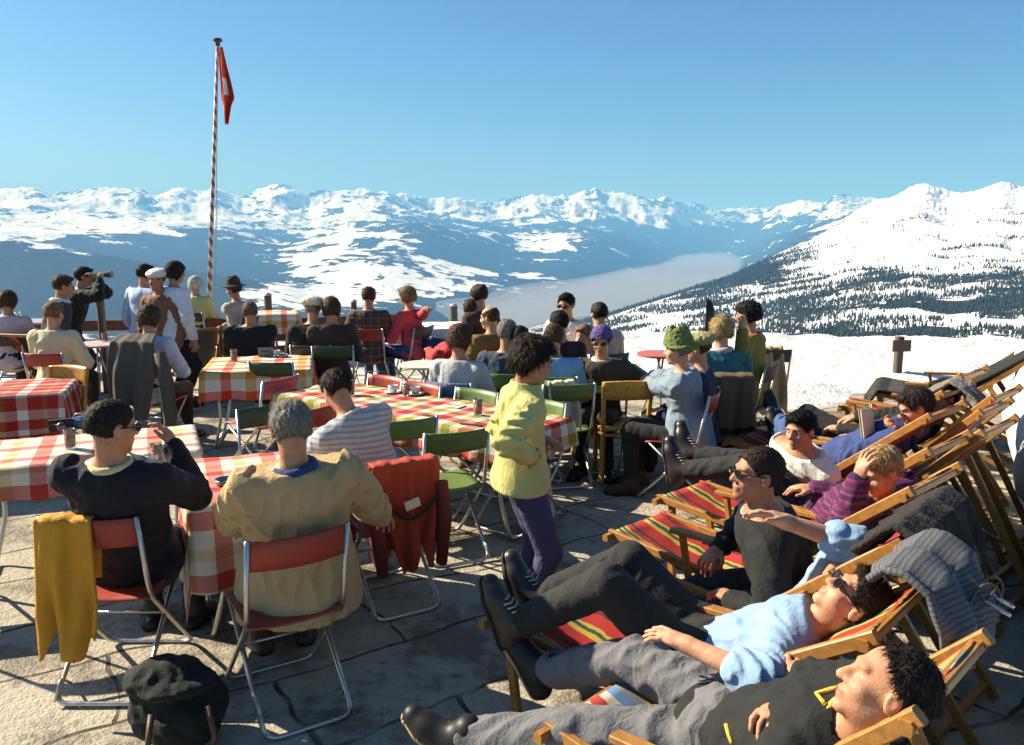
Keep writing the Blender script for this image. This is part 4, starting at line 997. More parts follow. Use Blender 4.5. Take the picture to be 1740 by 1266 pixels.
lng(2.55, 4.38, TARTAN, 'deck lounger frame at the right, behind the purple sweater, overlapped by its neighbours', 1.15, arms=False); lng(2.80, 4.86, MULTI, 'rainbow striped deck lounger overlapped by its neighbours near the snow bank', 1.15, arms=False); lng(3.10, 5.28, TARTAN, 'tartan deck lounger end overlapping the reading man\'s lounger at the right', 1.15, arms=False)
LG[7] = lounger((4.35, 7.05, 0), (3.15, 7.85, 0), TARTAN, 'empty lounger with a red striped foot and a dark blanket', hz=.98, fz=.40)
LG[8] = lounger((4.9, 7.75, 0), (3.62, 8.35, 0), GRCAN, 'empty lounger farthest back by the snow, covered with a grey blanket', hz=1.05, fz=.44)
for px_, py_, yw, mt, lb in ((330, 562, 28, GRCAN, 'grey brown canvas deck chair seen from behind left of the black jacket'), (22, 570, -12, REDBLK, 'red and black striped deck chair at the far left edge'), (421, 560, 20, BRCAN, 'brown deck chair under the man in the black jacket')):
    h = P(px_, py_, .84); f = Vector((-math.sin(R(yw)), math.cos(R(yw)), 0)); lounger((h.x, h.y, 0), (h.x+f.x*1.1, h.y+f.y*1.1, 0), mt, lb, hz=.84, fz=.40, w=.62, arms=False, group='deck chairs in the left part', sag=.09)
# ------------------------------------------------------------------ flagpole, telescope, fence, posts
t = NT('pole_stripes'); uvw = t.sep(t.coord('Object')); v = t.coord()
ang = t.math('DIVIDE', t.math('ARCTAN2', uvw[1], uvw[0]), 2*math.pi); f = t.math('FRACT', t.math('ADD', t.math('MULTIPLY', uvw[2], 6.0), ang))
c = t.ramp(f, [(0, (.72, .66, .58)), (.5, (.34, .05, .03))], 'CONSTANT'); c = t.mix(t.math('MULTIPLY', t.noise(v, 12, 4), .5), c, (.25, .2, .15)); t.color(c); t.rough(.6); POLE = t.m
a0, a1 = PD(352, 610, 12.6), PD(370, 72, 12.6); root = empty('flagpole', (a0.x, a0.y, 0), 0, 'tall red and white spiral striped flagpole at the terrace edge', 'flagpole')
dirp = (a1-a0); b = MB(); ln = dirp.length; b.tube([(0, 0, 0), (0, 0, ln)], [.034, .022], 12); po = b.build('pole', POLE, root, True); po.rotation_euler = dirp.to_track_quat('Z', 'X').to_euler(); po.location = (0, 0, a0.z)
b = MB(); b.lathe([(0, -.05), (.03, -.05), (.035, 0), (.07, .02), (.06, .05), (0, .06)], n=10); b.build('finial', OLDW, root, True, loc=a1-Vector((a0.x, a0.y, 0)))
b = MB(); b.tube([a1-Vector((-.01, .05, .12))-Vector((a0.x, a0.y, 0)), PD(366, 520, 12.55)-Vector((a0.x, a0.y, 0))], .006, 5); b.build('halyard', plain('rope', (.55, .52, .46), .8), root)
FLAGR = cloth('flag_red', (.85, .075, .018), .7, 300, .2, .12); FLAGW = cloth('flag_white', (.85, .80, .72), .7)
ft = PD(372, 80, 12.55); b = MB()
OUT = [(0, 3, 5), (.25, 1, 11), (.5, -1, 17), (.66, -1, 21), (.70, 1, 19), (.76, 3, 16), (.88, 4, 13), (1, 5, 9)]
hz_ = [q[0] for q in OUT]; k = 12.55/FPX
def ff(u, v):
    x0, x1 = np.interp(u, hz_, [q[1] for q in OUT]), np.interp(u, hz_, [q[2]+3 for q in OUT]); x = (x0+(x1-x0)*v-2)*k
    return (Vector((x, .05*math.sin(v*9+u*2)*min(u*3, 1)-.02*math.sin(u*9), -u*121*k)), (v, u))
b.grid(ff, 40, 16); fl_ = b.build('flag', FLAGR, None, True, thick=.004, loc=ft); tag(fl_, 'limp red flag with a white cross hanging from the striped pole', 'flag')
b = MB()
def fc(u, v):
    q = ff(.40+u*.22, .40+v*.22)[0]; return (q+Vector((0, -.016, 0)), (v, u))
b.grid(fc, 12, 6); b.build('cross_upright', FLAGW, fl_, True, thick=.003)
b = MB()
def fd(u, v):
    q = ff(.50+u*.035, .15+v*.7)[0]; return (q+Vector((0, -.013, 0)), (v, u))
# telescope
a0 = P(183, 668, 0); hd = PD(180, 468, a0.y); root = empty('telescope', (a0.x, a0.y, 0), 0, 'viewing telescope on a wooden post used by a man in black', 'telescope'); hz2 = hd.z
b = MB(); b.bar((0, 0, 0), (0, 0, hz2-.10), .075, .075); b.build('post', wood('post_grey', (.26, .19, .13), .7, 2), root)
b = MB(); b.tube([(0, 0, hz2-.12), (0, 0, hz2-.03)], .03, 10); b.bar((-.05, 0, hz2-.04), (.05, 0, hz2-.04), .05, .02); b.build('mount', DSTEEL, root)
b = MB(); b.tube([(-.20, 0, hz2-.02), (-.12, 0, hz2-.012), (-.115, 0, hz2-.012), (.10, 0, hz2+.012), (.105, 0, hz2+.012), (.17, 0, hz2+.018)], [.018, .020, .028, .032, .040, .042], 12); b.build('tube', metal('telescope_grey', (.12, .13, .14), .4, .5), root)
b = MB(); b.tube([(-.24, 0, hz2-.024), (-.19, 0, hz2-.02)], [.024, .018], 10); b.build('eyepiece', plain('rubber', (.02, .02, .02), .6), root)
POSTM = wood('fence_grey', (.11, .085, .07), .8, 2)
for px_, y0, yy, w_, lb in ((455, 502, 13.6, .11, 'weathered fence post near the flagpole'), (601, 513, 14.6, .10, 'weathered fence post left of the plaid shirt'), (771, 520, 14.8, .12, 'weathered fence post behind the white table')):
    tp_ = PD(px_, y0, yy); r_ = empty('fence_post', (tp_.x, tp_.y, 0), .2, lb, 'post', 'posts along the terrace edge'); b = MB(); b.bar((0, 0, -.05), (0, 0, tp_.z), w_, w_, ch=.2); b.build('post', POSTM, r_); b = MB(); b.lathe([(w_*.62, 0), (w_*.5, .03), (0, .05)], n=8); b.build('cap', plain('snow_cap', (.5, .48, .45), .9), r_, True, loc=(0, 0, tp_.z))
def railing(pa, pb, zt, n, label):
    a, c = Vector(pa), Vector(pb); root = empty('wooden_railing', a, 0, label, 'railing', 'railings along the terrace edge'); d = c-a
    for k in range(n+1):
        b = MB(); q = d*(k/n); b.bar(q, q+Vector((0, 0, zt)), .08, .08); b.build('post', POSTM, root)
    for z in (zt-.06, zt*.55, zt*.22):
        b = MB(); b.bar(Vector((0, -.055, z)), d+Vector((0, -.055, z)), .15 if z > zt*.6 else .12, .028, up=(0, -1, 0)); b.build('plank', REDW, root)
railing((-9.5, 11.6, 0), (-4.2, 12.4, 0), .72, 5, 'low red brown plank railing behind the people on the left')
railing((-4.1, 13.3, 0), (-1.9, 14.2, 0), .60, 3, 'low plank railing between the flagpole and the plaid shirt')
a0 = P(1524, 640, 0); tp_ = PD(1524, 572, a0.y); root = empty('wooden_signpost', (a0.x, a0.y, -.1), .1, 'dark wooden post with a short board standing in the snow', 'post'); b = MB(); b.bar((0, 0, 0), (0, 0, tp_.z+.1), .10, .10); b.build('post', POSTM, root)
b = MB(); b.bar((-.13, -.062, tp_.z-.02), (.13, -.062, tp_.z-.02), .16, .022, up=(0, -1, 0)); b.build('board', OLDW, root)
def ski(px_, py_, yy, lb, tilt=.06):
    tpp = PD(px_, py_, yy); root = empty('ski', (tpp.x, yy, 0), .3, lb, 'ski', 'skis standing in the snow'); L = tpp.z
    b = MB()
    def f(u, v):
        z = u*L; return (Vector(((v-.5)*.085*(1-.75*max(0, (u-.93)/.07)**2)+tilt*(u-1), .08*max(0, (u-.88)/.12)**2, z)), (u, v))
    b.grid(f, 30, 4); b.build('blade', plain('ski_dark', (.03, .022, .02), .3), root, True, thick=.014)
    b = MB(); b.bar((tilt*-.5-.03, -.02, L*.48), (tilt*-.5+.03, -.02, L*.54), .04, .05); b.build('binding', DSTEEL, root)
ski(1209, 508, 8.1, 'dark ski standing upright behind the curly blonde woman'); ski(1203, 560, 8.25, 'shorter dark ski beside the upright one', .02)
C = lambda r, g, b: lin(r, g, b)
NAVY = cloth('navy_sweater', (.010, .010, .016)); BLACK = cloth('black_sweater', (.012, .012, .011)); CREAM = cloth('cream_coat', (.48, .325, .155), .9, 300, .4); YELLOW = cloth('lime_jacket', (.56, .50, .17), .8, 400, .3)
PLUM = cloth('plum_trousers', (.058, .056, .115)); DGREY = cloth('dark_trousers', (.022, .021, .020)); GREYT = cloth('grey_trousers', (.15, .145, .15), .9, 350, .35); PALEBLUE = cloth('pale_blue_sweater', (.24, .36, .52)); WHITE = cloth('white_shirt', (.74, .70, .62)); JEANS = cloth('jeans', (.05, .09, .20)); BLUEJ = cloth('blue_jacket', (.035, .055, .17))
LEATHER = plain('boot_leather', (.025, .016, .012), .38, .5); BLKBOOT = plain('black_boot', (.014, .013, .013), .5, .35); BROWNB = plain('brown_boot', (.06, .03, .018), .4)
TSTRIPE = striped('shirt_rows', [(0, (.66, .65, .61)), (.6, (.38, .44, .54))], .030, 'z', .85); 
def knit(name, cols, per):
    return striped(name, cols, per, 'z', .95, .5)
PURPLE = knit('purple_knit', [(0, (.10, .022, .10)), (.25, (.28, .03, .09)), (.38, (.05, .022, .09)), (.6, (.30, .05, .14)), (.72, (.08, .03, .12)), (.88, (.24, .03, .08))], .095)
t = NT('plaid_shirt'); q = t.sep(t.coord()); a = t.ramp(t.math('FRACT', t.math('MULTIPLY', q[0], 11)), [(0, (.07, .055, .04)), (.45, (.22, .15, .08)), (.6, (.05, .04, .04))], 'CONSTANT'); bb = t.ramp(t.math('FRACT', t.math('MULTIPLY', q[2], 11)), [(0, (.09, .07, .05)), (.5, (.25, .18, .10)), (.65, (.06, .05, .05))], 'CONSTANT'); t.color(t.mix(.5, a, bb)); t.rough(.9); PLAID = t.m
cl = lambda n, c, **k: cloth(n, c, **k)
YTRIM = cloth('yellow_trim', (.62, .40, .06)); CTRIM = cloth('cream_trim', (.62, .52, .28)); NEAR, MID, FAR = .0068, .0095, .0135
G1 = 'people sitting and standing on the terrace'
def glass_of(loc, name, mats, label, r=.034, h=.12, fill=.7):
    root = empty(name, loc, 0, label, 'glass', 'drinks on the tables'); b = MB(); b.lathe([(0, 0), (r*.8, 0), (r*.85, .01), (r, h), (r-.003, h), (r*.8-.003, .012), (0, .012)], n=18); b.build('tumbler', mats[0], root, True)
    b = MB(); b.lathe([(0, .013), (r*.79, .013), (r*.93, h*fill), (0, h*fill)], n=18); b.build('drink', mats[1], root, True); return root
t = NT('tumbler'); t.b.inputs['Transmission Weight'].default_value = .9; t.b.inputs['Base Color'].default_value = (.9, .9, .9, 1); t.rough(.05); TUMB = t.m
BEER = plain('beer', (.55, .20, .02), .2)
# --- front left
from mathutils.bvhtree import BVHTree
def on_surface(o, pts, lift=.004, extra=()):      # points lying on a garment, seen along the given directions
    org = o.parent.location; me = o.data; bt = BVHTree.FromPolygons([tuple(v.co+org) for v in me.vertices], [tuple(p.vertices) for p in me.polygons]); out = []
    for px, py in pts:
        h = bt.ray_cast(Vector((0, 0, CAMH)), ray(px, py).normalized())
        if h[0] is None and out:
            q = out[-1]+org; h = bt.find_nearest(q.lerp(PD(px, py, q.y), .9))
        if h[0] is not None: out.append(h[0]+h[1]*lift-org)
    return out
def part_of(root, name): return [c for c in root.children if c.name.split('.')[0] == name][0]
h1 = P(190, 726, 1.22)
person('man in a navy sweater with cream collar, seen from behind with one arm raised', h1, 0, pelvis=(-1.76, 3.77, .53), hyaw=-42, hpitch=8, hands=(V3((-1.95, 4.1, .80)), PD(294, 758, 3.84)), elb=((-1, -.3, -.8), (.5, .8, -1.0)), palm=(None, (-1, 0, 0)), vox=NEAR, sk='tan', hair=('crew', 'dark'), top=NAVY, toff=.022, collar=(CTRIM, .017, .05, 'ring'), legs=DGREY, shoes=BLKBOOT, glasses='clear', fat=1.06, sw=.185, fold=(.008, .10))
glass_of(P(252, 800, .745)+V3((0, .12, 0)), 'beer_glass', (TUMB, BEER), 'glass of amber beer in front of the navy sweater')
def hood(G, s):
    nb, up, fw, rt = s['nb'], s['up'], s['fw'], s['rt']
    G.cone(nb-fw*.045-up*.045-rt*.09, nb-fw*.075-up*.09, .052, .062, .04); G.cone(nb-fw*.045-up*.045+rt*.09, nb-fw*.075-up*.09, .052, .062, .04)
    G.cone(nb-fw*.09-up*.10-rt*.05, nb-fw*.09-up*.10+rt*.05, .05, .05, .04)
def hoodcoat(G, s):
    hood(G, s); pel, rt, fw = s['pel'], s['rt'], s['fw']; up = V3((0, 0, 1))
    for k in range(9):
        a = k*2*math.pi/9; d = rt*math.cos(a)*.19+fw*math.sin(a)*.13; G.cone(pel+up*.10+d*.85, pel-up*.20+d*1.18, .07, .07, .06)
    G.plane(pel-up*.17, -up)
h2 = P(495, 728, 1.235)
person('grey haired man in a cream hooded coat, seen from behind', h2, 27, pelvis=(-.955, 3.60, .54), hyaw=20, hpitch=14, hands=(V3((-1.28, 3.75, .70)), V3((-.62, 3.95, .66))), elb=((-.5, -.6, -1), (.9, -.5, -1)), vox=NEAR, sk='tan', hair=('full', 'grey'), top=CREAM, toff=.034, collar=(cloth('blue_lining', (.03, .055, .14)), .024, .05, 'ring'), skirt=.2, legs=DGREY, shoes=BROWNB, fat=1.12, sw=.195, fold=(.016, .13), extra=hoodcoat, tname='coat')
h3 = P(572, 662, 1.15)
person('dark haired boy in a white and blue striped T-shirt bending forward', h3, 32, pelvis=(-.70, 4.60, .54), hyaw=40, hpitch=38, s=.96, hands=(P(560, 772, .76)+V3((-.05, .1, 0)), P(548, 790, .74)), elb=((-1, -.2, -.5), (.5, -.5, -.8)), vox=NEAR, sk='tan', hair=('full', 'dark'), top=TSTRIPE, toff=.016, sleeve=('short', 'short'), legs=cloth('red_trousers', (.16, .03, .03)), shoes=BROWNB, fold=(.008, .10), tname='shirt', collar=(WHITE, .010, .04, 'ring'))
# --- woman in yellow
def jacket(G, s):
    pel, up, rt, fw = s['pel'], s['up'], s['rt'], s['fw']
    for k in range(9):
        a = k*2*math.pi/9; d = rt*math.cos(a)*.12+fw*math.sin(a)*.075
        G.cone(pel+up*.16+d*.62, pel-up*.14+d*1.22, .052, .062, .04)
    G.plane(pel-up*.085, -up)
hw = P(906, 612, 1.415); pw = PD(884, 868, hw.y+.03)
person('woman standing in a lime yellow jacket and plum ski trousers, hand on hip', hw, -78, 'stand', s=.94, pelvis=(pw.x, pw.y, .865), hyaw=-97, hpitch=17, hands=(V3((pw.x+.10, pw.y+.15, .98)), PD(897, 776, hw.y-.19)), elb=((-.8, .7, -.4), (-.30, -.8, -.6)), palm=(None, (0, .8, -.2)), feet=((pw.x-.03, pw.y+.10, .085), (pw.x+.01, pw.y-.08, .085)), knees=((1, 0, 0), (1, 0, 0)), vox=NEAR, sk='tan', hair=('wavy', 'dark'), top=YELLOW, toff=.020, collar='turtle', legs=PLUM, loff=.009, shoes=BLKBOOT, sw=.150, fold=(.014, .13), hem=.06, eyes=True, extra=jacket, tname='jacket', curl=20)
# --- loungers, nearest first
hA = P(1508, 1172, .96); pA = P(1238, 1240, .47)
rA, jA = person('balding man in a black sweater with yellow trim lying back with crossed arms', hA, 60, pelvis=pA, face=(-.80, .30, .42), crown=(.42, .05, .85), shoulder=(.62, .78, 0), hands=(P(1348, 1172, .70), P(1330, 1200, .78)), elb=((-.5, -.8, -.5), (.2, .9, -.3)), palm=((0, .3, -1), (0, -.2, -1)), feet=(P(775, 1256, .28), P(925, 1140, .36)), knees=((-.2, -.3, 1), (.1, .4, 1)), toes=((-.75, .3, .55), (-.45, .35, .8)), vox=.006, sk='tan', hair=('recede', 'dark'), top=BLACK, toff=.022, collar=(YTRIM, .010, .05, 'ring'), legs=GREYT, loff=.026, lfold=(.014, .11), shoes=BLKBOOT, sole=PALESOLE, fold=(.009, .11), fat=1.06, curl=30)
sw_ = part_of(rA, 'sweater')
for trim in (((1432, 1168), (1412, 1174), (1388, 1181), (1402, 1198), (1425, 1216), (1450, 1233), (1478, 1250)), ((1235, 1232), (1240, 1248), (1246, 1264))):
    q_ = on_surface(sw_, trim)
    if len(q_) > 2:
        b = MB(); b.tube(q_, .0065, 6); b.build('trim', YTRIM, sw_, True)
hB = P(1452, 1022, .80); pB = V3((.72, 2.98, .46))
person('man in a pale blue sweater lying back with one arm over his head', hB, 50, pelvis=pB, face=(-.62, .10, .78), crown=(.80, -.25, .55), shoulder=(.50, .86, 0), hands=(P(1168, 1096, .72), PD(1336, 887, 2.95)), elb=((-.3, -1, .1), (.6, 0, 1.)), palm=((0, 0, -1), (0, -.4, -1)), feet=(P(880, 1062, .52), P(912, 1018, .55)), knees=((-.3, 0, 1), (-.3, .3, 1)), toes=((-.3, .15, .95), (-.25, .3, .95)), vox=.0065, sk='fair', hair=('full', 'dark'), top=PALEBLUE, toff=.020, sleeve=('rolled', 'rolled'), legs=DGREY, loff=.022, shoes=LEATHER, laces=True, glasses='dark', fold=(.010, .09), fat=1.0, curl=14)
hC = P(1287, 806, 1.05); pC = P(1330, 1018, .52)
person('smiling man in sunglasses and a black sweater sitting up on a lounger', hC, 78, pelvis=pC+V3((.05, .06, 0)), hyaw=98, hpitch=-6, shoulder=(.25, .95, 0), hands=(P(1190, 1010, .55)+V3((.12, -.05, 0)), P(1215, 985, .62)+V3((.1, .35, 0))), elb=((.2, -1, -.6), (.2, 1, -.4)), feet=(P(1075, 1085, .12), V3((.55, 4.2, .09))), knees=((-.3, -.3, 1), (-.4, .3, 1)), vox=.0065, sk='dark', hair=('crew', 'dark'), top=BLACK, toff=.022, collar=(cloth('grey_shirt', (.30, .28, .25)), .013, .05, 'ring'), legs=DGREY, shoes=BLKBOOT, glasses='dark', fold=(.011, .11), fat=1.05, sw=.19)
hD = P(1497, 800, .95)
person('blond boy in a purple and red knitted sweater shading his eyes with a hand', hD, 50, pelvis=(1.60, 4.42, .46), hyaw=108, hpitch=22, shoulder=(.6, .75, 0), s=.96, hands=(P(1458, 812, .97)+V3((-.01, -.03, 0)), P(1382, 832, .72)), elb=((-.6, -1, -.5), (-.2, .8, -.5)), palm=((.6, .1, .1), None), feet=(P(1160, 800, .66), P(1178, 772, .72)), knees=((-.2, .1, 1), (-.2, .3, 1)), toes=((-.1, .25, 1), (-.05, .35, 1)), vox=.0075, sk='fair', hair=('full', 'blond'), top=PURPLE, toff=.022, legs=DGREY, loff=.02, shoes=LEATHER, laces=True, fold=(.008, .08), curl=24)
hE = P(1360, 730, .92)
person('dark haired boy in a white T-shirt leaning forward on a lounger', hE, 112, pelvis=(1.78, 4.95, .48), hyaw=128, hpitch=8, s=.94, hands=(P(1325, 775, .66), P(1322, 800, .62)), elb=((.2, -1, -.3), (.3, .8, -.3)), feet=(P(1300, 850, .10), P(1290, 830, .12)), knees=((-.6, -.4, 1), (-.7, 0, 1)), vox=.0075, sk='tan', hair=('full', 'black'), top=WHITE, toff=.016, sleeve=('short', 'short'), legs=DGREY, shoes=BLKBOOT, eyes=True, fold=(.008, .09), tname='shirt')
hF = P(1557, 692, .98)
person('man in a dark blue jacket and jeans reclining with an open book', hF, 58, pelvis=(1.98, 5.50, .46), hyaw=80, hpitch=24, shoulder=(.6, .78, 0), hands=(P(1440, 750, .70), P(1505, 724, .86)), elb=((-.3, -1, -.2), (-.2, .8, -.5)), palm=((0, 0, -1), (-.5, -.5, 0)), feet=(P(1322, 738, .52), P(1316, 705, .62)), knees=((-.1, -.1, 1), (-.1, .3, 1)), toes=((-.2, .3, .9), (-.15, .35, .95)), vox=.0085, sk='tan', hair=('full', 'dark'), top=BLUEJ, toff=.022, legs=JEANS, loff=.016, shoes=BLKBOOT, glasses='dark', tname='jacket', fold=(.010, .09))
hG = P(1603, 674, .95)
person('person in sunglasses and black looking left from behind the reading man', hG, 70, pelvis=(2.50, 6.0, .48), hyaw=100, hpitch=4, vox=.0095, sk='fair', hair=('full', 'dark'), top=BLACK, legs=DGREY, glasses='dark', feet=((2.1, 6.6, .45), (2.2, 6.7, .45)))
# book and its pages
bk = P(1484, 716, .88); root = empty('book', bk, R(50), 'open pale book held by the reclining man', 'book')
for sx in (-1, 1):
    b = MB(); b.bar((0, 0, 0), (sx*.105, .035, .0), .17, .012, up=(0, -1, .2)); b.build('page_block', plain('paper', (.58, .54, .44), .8), root); b = MB(); b.bar((0, .008, 0), (sx*.108, .045, .0), .178, .004, up=(0, -1, .2)); b.build('cover', plain('book_cover', (.50, .42, .18), .6), root)
# --- middle group around the green table
def pz(px, py, z): return P(px, py, z)
seats = []
def sitter(label, px, py, z, yaw, ch=None, **k):
    k.setdefault('vox', FAR); k.setdefault('group', None); k.setdefault('fold', (.009, .11)); h = P(px, py, z)
    r_, j = person(label, h, yaw, **k)
    if ch is not None:
        f = V3((-math.sin(R(yaw)), math.cos(R(yaw)), 0)); q = j['pel']+f*.07
        chair(ch[0], q.x, q.y, yaw, ch[1])
    return j
sitter('woman in a purple knit cap and dark glasses facing the camera behind the green table', 1022, 580, 1.09, 166, (BROWN, 'dark folding chair under the woman in the purple cap'), vox=MID, sk='fair', hair=('short', 'brown'), hat=('beanie', cloth('purple_cap', (.10, .06, .19))), glasses='dark', top=cl('olive_brown_jacket', (.055, .045, .03)), toff=.03, legs=DGREY, shoes=BLKBOOT, hands=(P(1055, 640, .76), P(1005, 642, .76)), elb=((1, .2, -.8), (-1, .2, -.8)), tname='jacket', collar=(cloth('cream_scarf', (.6, .52, .40)), .018, .04, 'ring'))
def longcoat(G, s):
    pel, up, rt, fw = s['pel'], V3((0, 0, 1)), s['rt'], s['fw']
    for k in range(9):
        a = k*2*math.pi/9; d = rt*math.cos(a)*.15+fw*math.sin(a)*.12; G.cone(pel+up*.12+d*.8, pel-up*.30+d*1.2-fw*.04, .07, .075, .06)
    G.plane(pel-up*.24, -up)
sitter('person in a fuzzy green hat and long grey blue coat sitting at the green table', 1152, 594, 1.14, 68, (RED, 'red folding chair under the long grey blue coat'), vox=MID, sk='fair', hair=('short', 'grey'), hat=('bucket', cloth('green_hat', (.16, .19, .055), .95, 200, .6)), top=cl('grey_blue_coat', (.20, .25, .30)), toff=.032, legs=DGREY, shoes=BROWNB, hands=(P(1092, 650, .80), P(1085, 640, .78)), elb=((.3, -1, -.6), (.2, 1, -.5)), extra=longcoat, tname='coat', fold=(.012, .10), pelvis=None, lean=.10)
sitter('person in an olive and cream hat mostly hidden behind the long grey blue coat', 1184, 592, 1.10, 75, None, sk='fair', hair=('short', 'brown'), hat=('beret', cloth('olive_beret', (.30, .27, .12))), top=cl('dark_blue_coat', (.03, .04, .07)), legs=DGREY)
jb = sitter('woman with curly blonde hair and a teal collar seen from behind', 1225, 562, 1.18, 4, (RED, 'red folding chair behind the hanging brown blanket'), vox=MID, sk='fair', hair=('curly', 'blond'), top=cl('teal_jacket', (.03, .14, .16)), toff=.03, legs=DGREY, shoes=BROWNB, collar=(cloth('pink_grey_scarf', (.42, .34, .36)), .03, .05, 'ring'), tname='jacket')
q = jb['pel']-jb['fwd']*.20; 
drape('blanket', [(q.x, q.y+.10, .62), (q.x, q.y+.03, .86), (q.x, q.y-.06, .84), (q.x, q.y-.08, .5), (q.x, q.y-.10, .05)], (1, .05, 0), [.36, .40, .42, .46, .50], striped('brown_blanket', [(0, (.17, .125, .07)), (.72, (.015, .012, .012)), (.76, (.17, .125, .07)), (.82, (.015, .012, .012)), (.86, (.17, .125, .07)), (.91, (.015, .012, .012)), (.95, (.17, .125, .07))], 1.15, 'v'), 'brown blanket with black stripes hanging over the back of the curly blonde woman\'s chair', 'blanket', .018, 2.2, 3)
je = sitter('dark curly haired woman in an olive sweater with a hand at her mouth', 1270, 536, 1.27, 58, (BROWN, 'folding chair under the woman in the olive sweater'), vox=MID, sk='tan', hair=('curly', 'black'), top=cl('olive_sweater', (.20, .16, .03)), toff=.022, legs=cl('beige_trousers', (.22, .19, .13)), shoes=BROWNB, hands=(P(1266, 560, 1.18)+V3((-.05, -.1, 0)), None), elb=((-.3, -1, -.8), None), collar=(cloth('red_scarf', (.5, .05, .04)), .016, .04, 'ring'))
hc = P(1303, 590, .86); drape('jacket', [hc+V3((0, .14, -.3)), hc+V3((0, .05, 0)), hc+V3((0, -.05, 0)), hc+V3((.01, -.10, -.28)), hc+V3((.02, -.13, -.66))], (1, .25, 0), [.26, .30, .32, .38, .40], CREAM, 'cream coat hanging from a chair by the snow', 'coat', .035, 2.5, 5, hemwave=.12)
cp = hc+V3((.02, .22, 0)); chair(BROWN, cp.x, cp.y, 5, 'folding chair under the hanging cream coat')
sitter('man in sunglasses and a white shirt facing the camera', 962, 518, 1.27, 152, None, vox=MID, sk='tan', hair=('full', 'black'), glasses='dark', top=WHITE, legs=DGREY, tname='shirt', collar=(BLACK, .014, .04, 'ring'))
sitter('black haired person seen from behind above the purple cap', 1018, 534, 1.20, 20, (DGREEN, 'chair behind the woman in the purple cap'), sk='fair', hair=('full', 'black'), top=cl('pink_white_top', (.62, .42, .38)), legs=DGREY)
sitter('man with wavy black hair in a dark plum shirt', 950, 550, 1.18, 20, (DGREEN, 'chair under the man in the plum shirt'), vox=MID, sk='tan', hair=('full', 'black'), top=cl('plum_shirt', (.035, .018, .03)), legs=DGREY)
sitter('person with pale pink clothes bent forward beside the purple cap', 992, 572, 1.0, 140, None, sk='fair', hair=('full', 'light'), top=cl('pale_pink_knit', (.62, .48, .42)), legs=DGREY, lean=.2)
sitter('person in a sky blue shirt partly hidden by the woman in yellow', 941, 574, 1.13, -5, (GREEN, 'green chair under the sky blue shirt'), vox=MID, sk='tan', hair=('full', 'brown'), top=cl('sky_blue_shirt', (.18, .36, .62)), legs=DGREY, tname='shirt')
sitter('grey haired man in a slate blue jacket behind the woman in yellow', 862, 566, 1.15, -14, (GREEN, 'green chair under the slate blue jacket'), vox=MID, sk='tan', hair=('full', 'grey'), top=cl('slate_jacket', (.045, .06, .09)), toff=.026, legs=DGREY, shoes=BLKBOOT, tname='jacket')
sitter('dark haired person whose head shows just behind the woman in yellow', 884, 577, 1.10, -20, None, sk='tan', hair=('full', 'black'), top=BLACK, legs=DGREY)
sitter('bald man in a mustard brown jacket turned to the left', 832, 540, 1.14, 35, (RED, 'chair under the mustard jacket'), vox=MID, sk='fair', hair=('bald', 'brown'), hyaw=65, top=cl('mustard_jacket', (.20, .12, .03)), toff=.026, legs=DGREY, shoes=BROWNB, tname='jacket')
sitter('man in a bright red sweater seen from behind', 801, 526, 1.15, -15, (BROWN, 'chair under the bright red sweater'), vox=MID, sk='tan', hair=('short', 'brown'), top=cl('red_sweater', (.55, .05, .05)), legs=cl('dark_blue_trousers', (.03, .035, .07)), shoes=BLKBOOT)
sitter('woman with a dark topknot behind the bright red sweater', 813, 503, 1.30, 45, None, sk='tan', hair=('bun', 'dark'), top=cl('dark_brown_top', (.05, .03, .025)), legs=DGREY, pose='stand')
sitter('woman with short dark hair in a pale grey sweater seen from behind', 782, 577, 1.15, -22, (cloth('blue_grey_back', (.16, .22, .34)), 'blue grey folding chair under the woman in pale grey'), vox=MID, sk='tan', hair=('bob', 'brown'), top=cl('pale_grey_sweater', (.42, .43, .42)), legs=JEANS, shoes=BROWNB)
sitter('person in blue trousers and a red top stretched out on a deck chair', 770, 585, .86, 60, None, sk='tan', hair=('full', 'dark'), top=cl('red_top', (.5, .05, .04)), legs=cl('blue_slacks', (.045, .055, .12)), shoes=BLKBOOT, pelvis=P(742, 592, .55), feet=(P(690, 582, .55), P(686, 578, .58)))
sitter('girl in a red top stretching one arm out to the right', 692, 504, 1.20, 62, (BROWN, 'chair under the girl in the red top'), vox=MID, sk='fair', hair=('bob', 'light'), top=cl('coral_top', (.58, .07, .08)), legs=JEANS, shoes=BROWNB, hands=(None, P(728, 524, 1.10)), elb=(None, (.3, -.3, -1)))
sitter('man in a brown plaid shirt seen from behind on a red chair', 627, 504, 1.21, -3, (RED, 'red chair under the man in the plaid shirt'), vox=MID, sk='tan', hair=('short', 'brown'), top=PLAID, toff=.024, legs=JEANS, shoes=BROWNB, tname='shirt', hands=((P(627, 504, 1.2)+V3((-.3, .35, -.45))), None))
sitter('woman with brown hair in a dark brown jacket beside the man in the cream beret', 563, 525, 1.20, 12, (DGREEN, 'dark green chair under the brown haired woman'), vox=MID, sk='tan', hair=('bob', 'brown'), top=cl('dark_brown_jacket', (.045, .03, .025)), toff=.026, legs=DGREY, tname='jacket')
sitter('man in a cream beret and black jacket seen from behind', 532, 524, 1.20, 3, (BROWN, 'brown chair under the man in the cream beret'), vox=MID, sk='fair', hair=('short', 'grey'), hat=('beret', cloth('cream_beret', (.66, .60, .50))), top=BLACK, toff=.028, fat=1.12, sw=.19, legs=DGREY, tname='jacket')
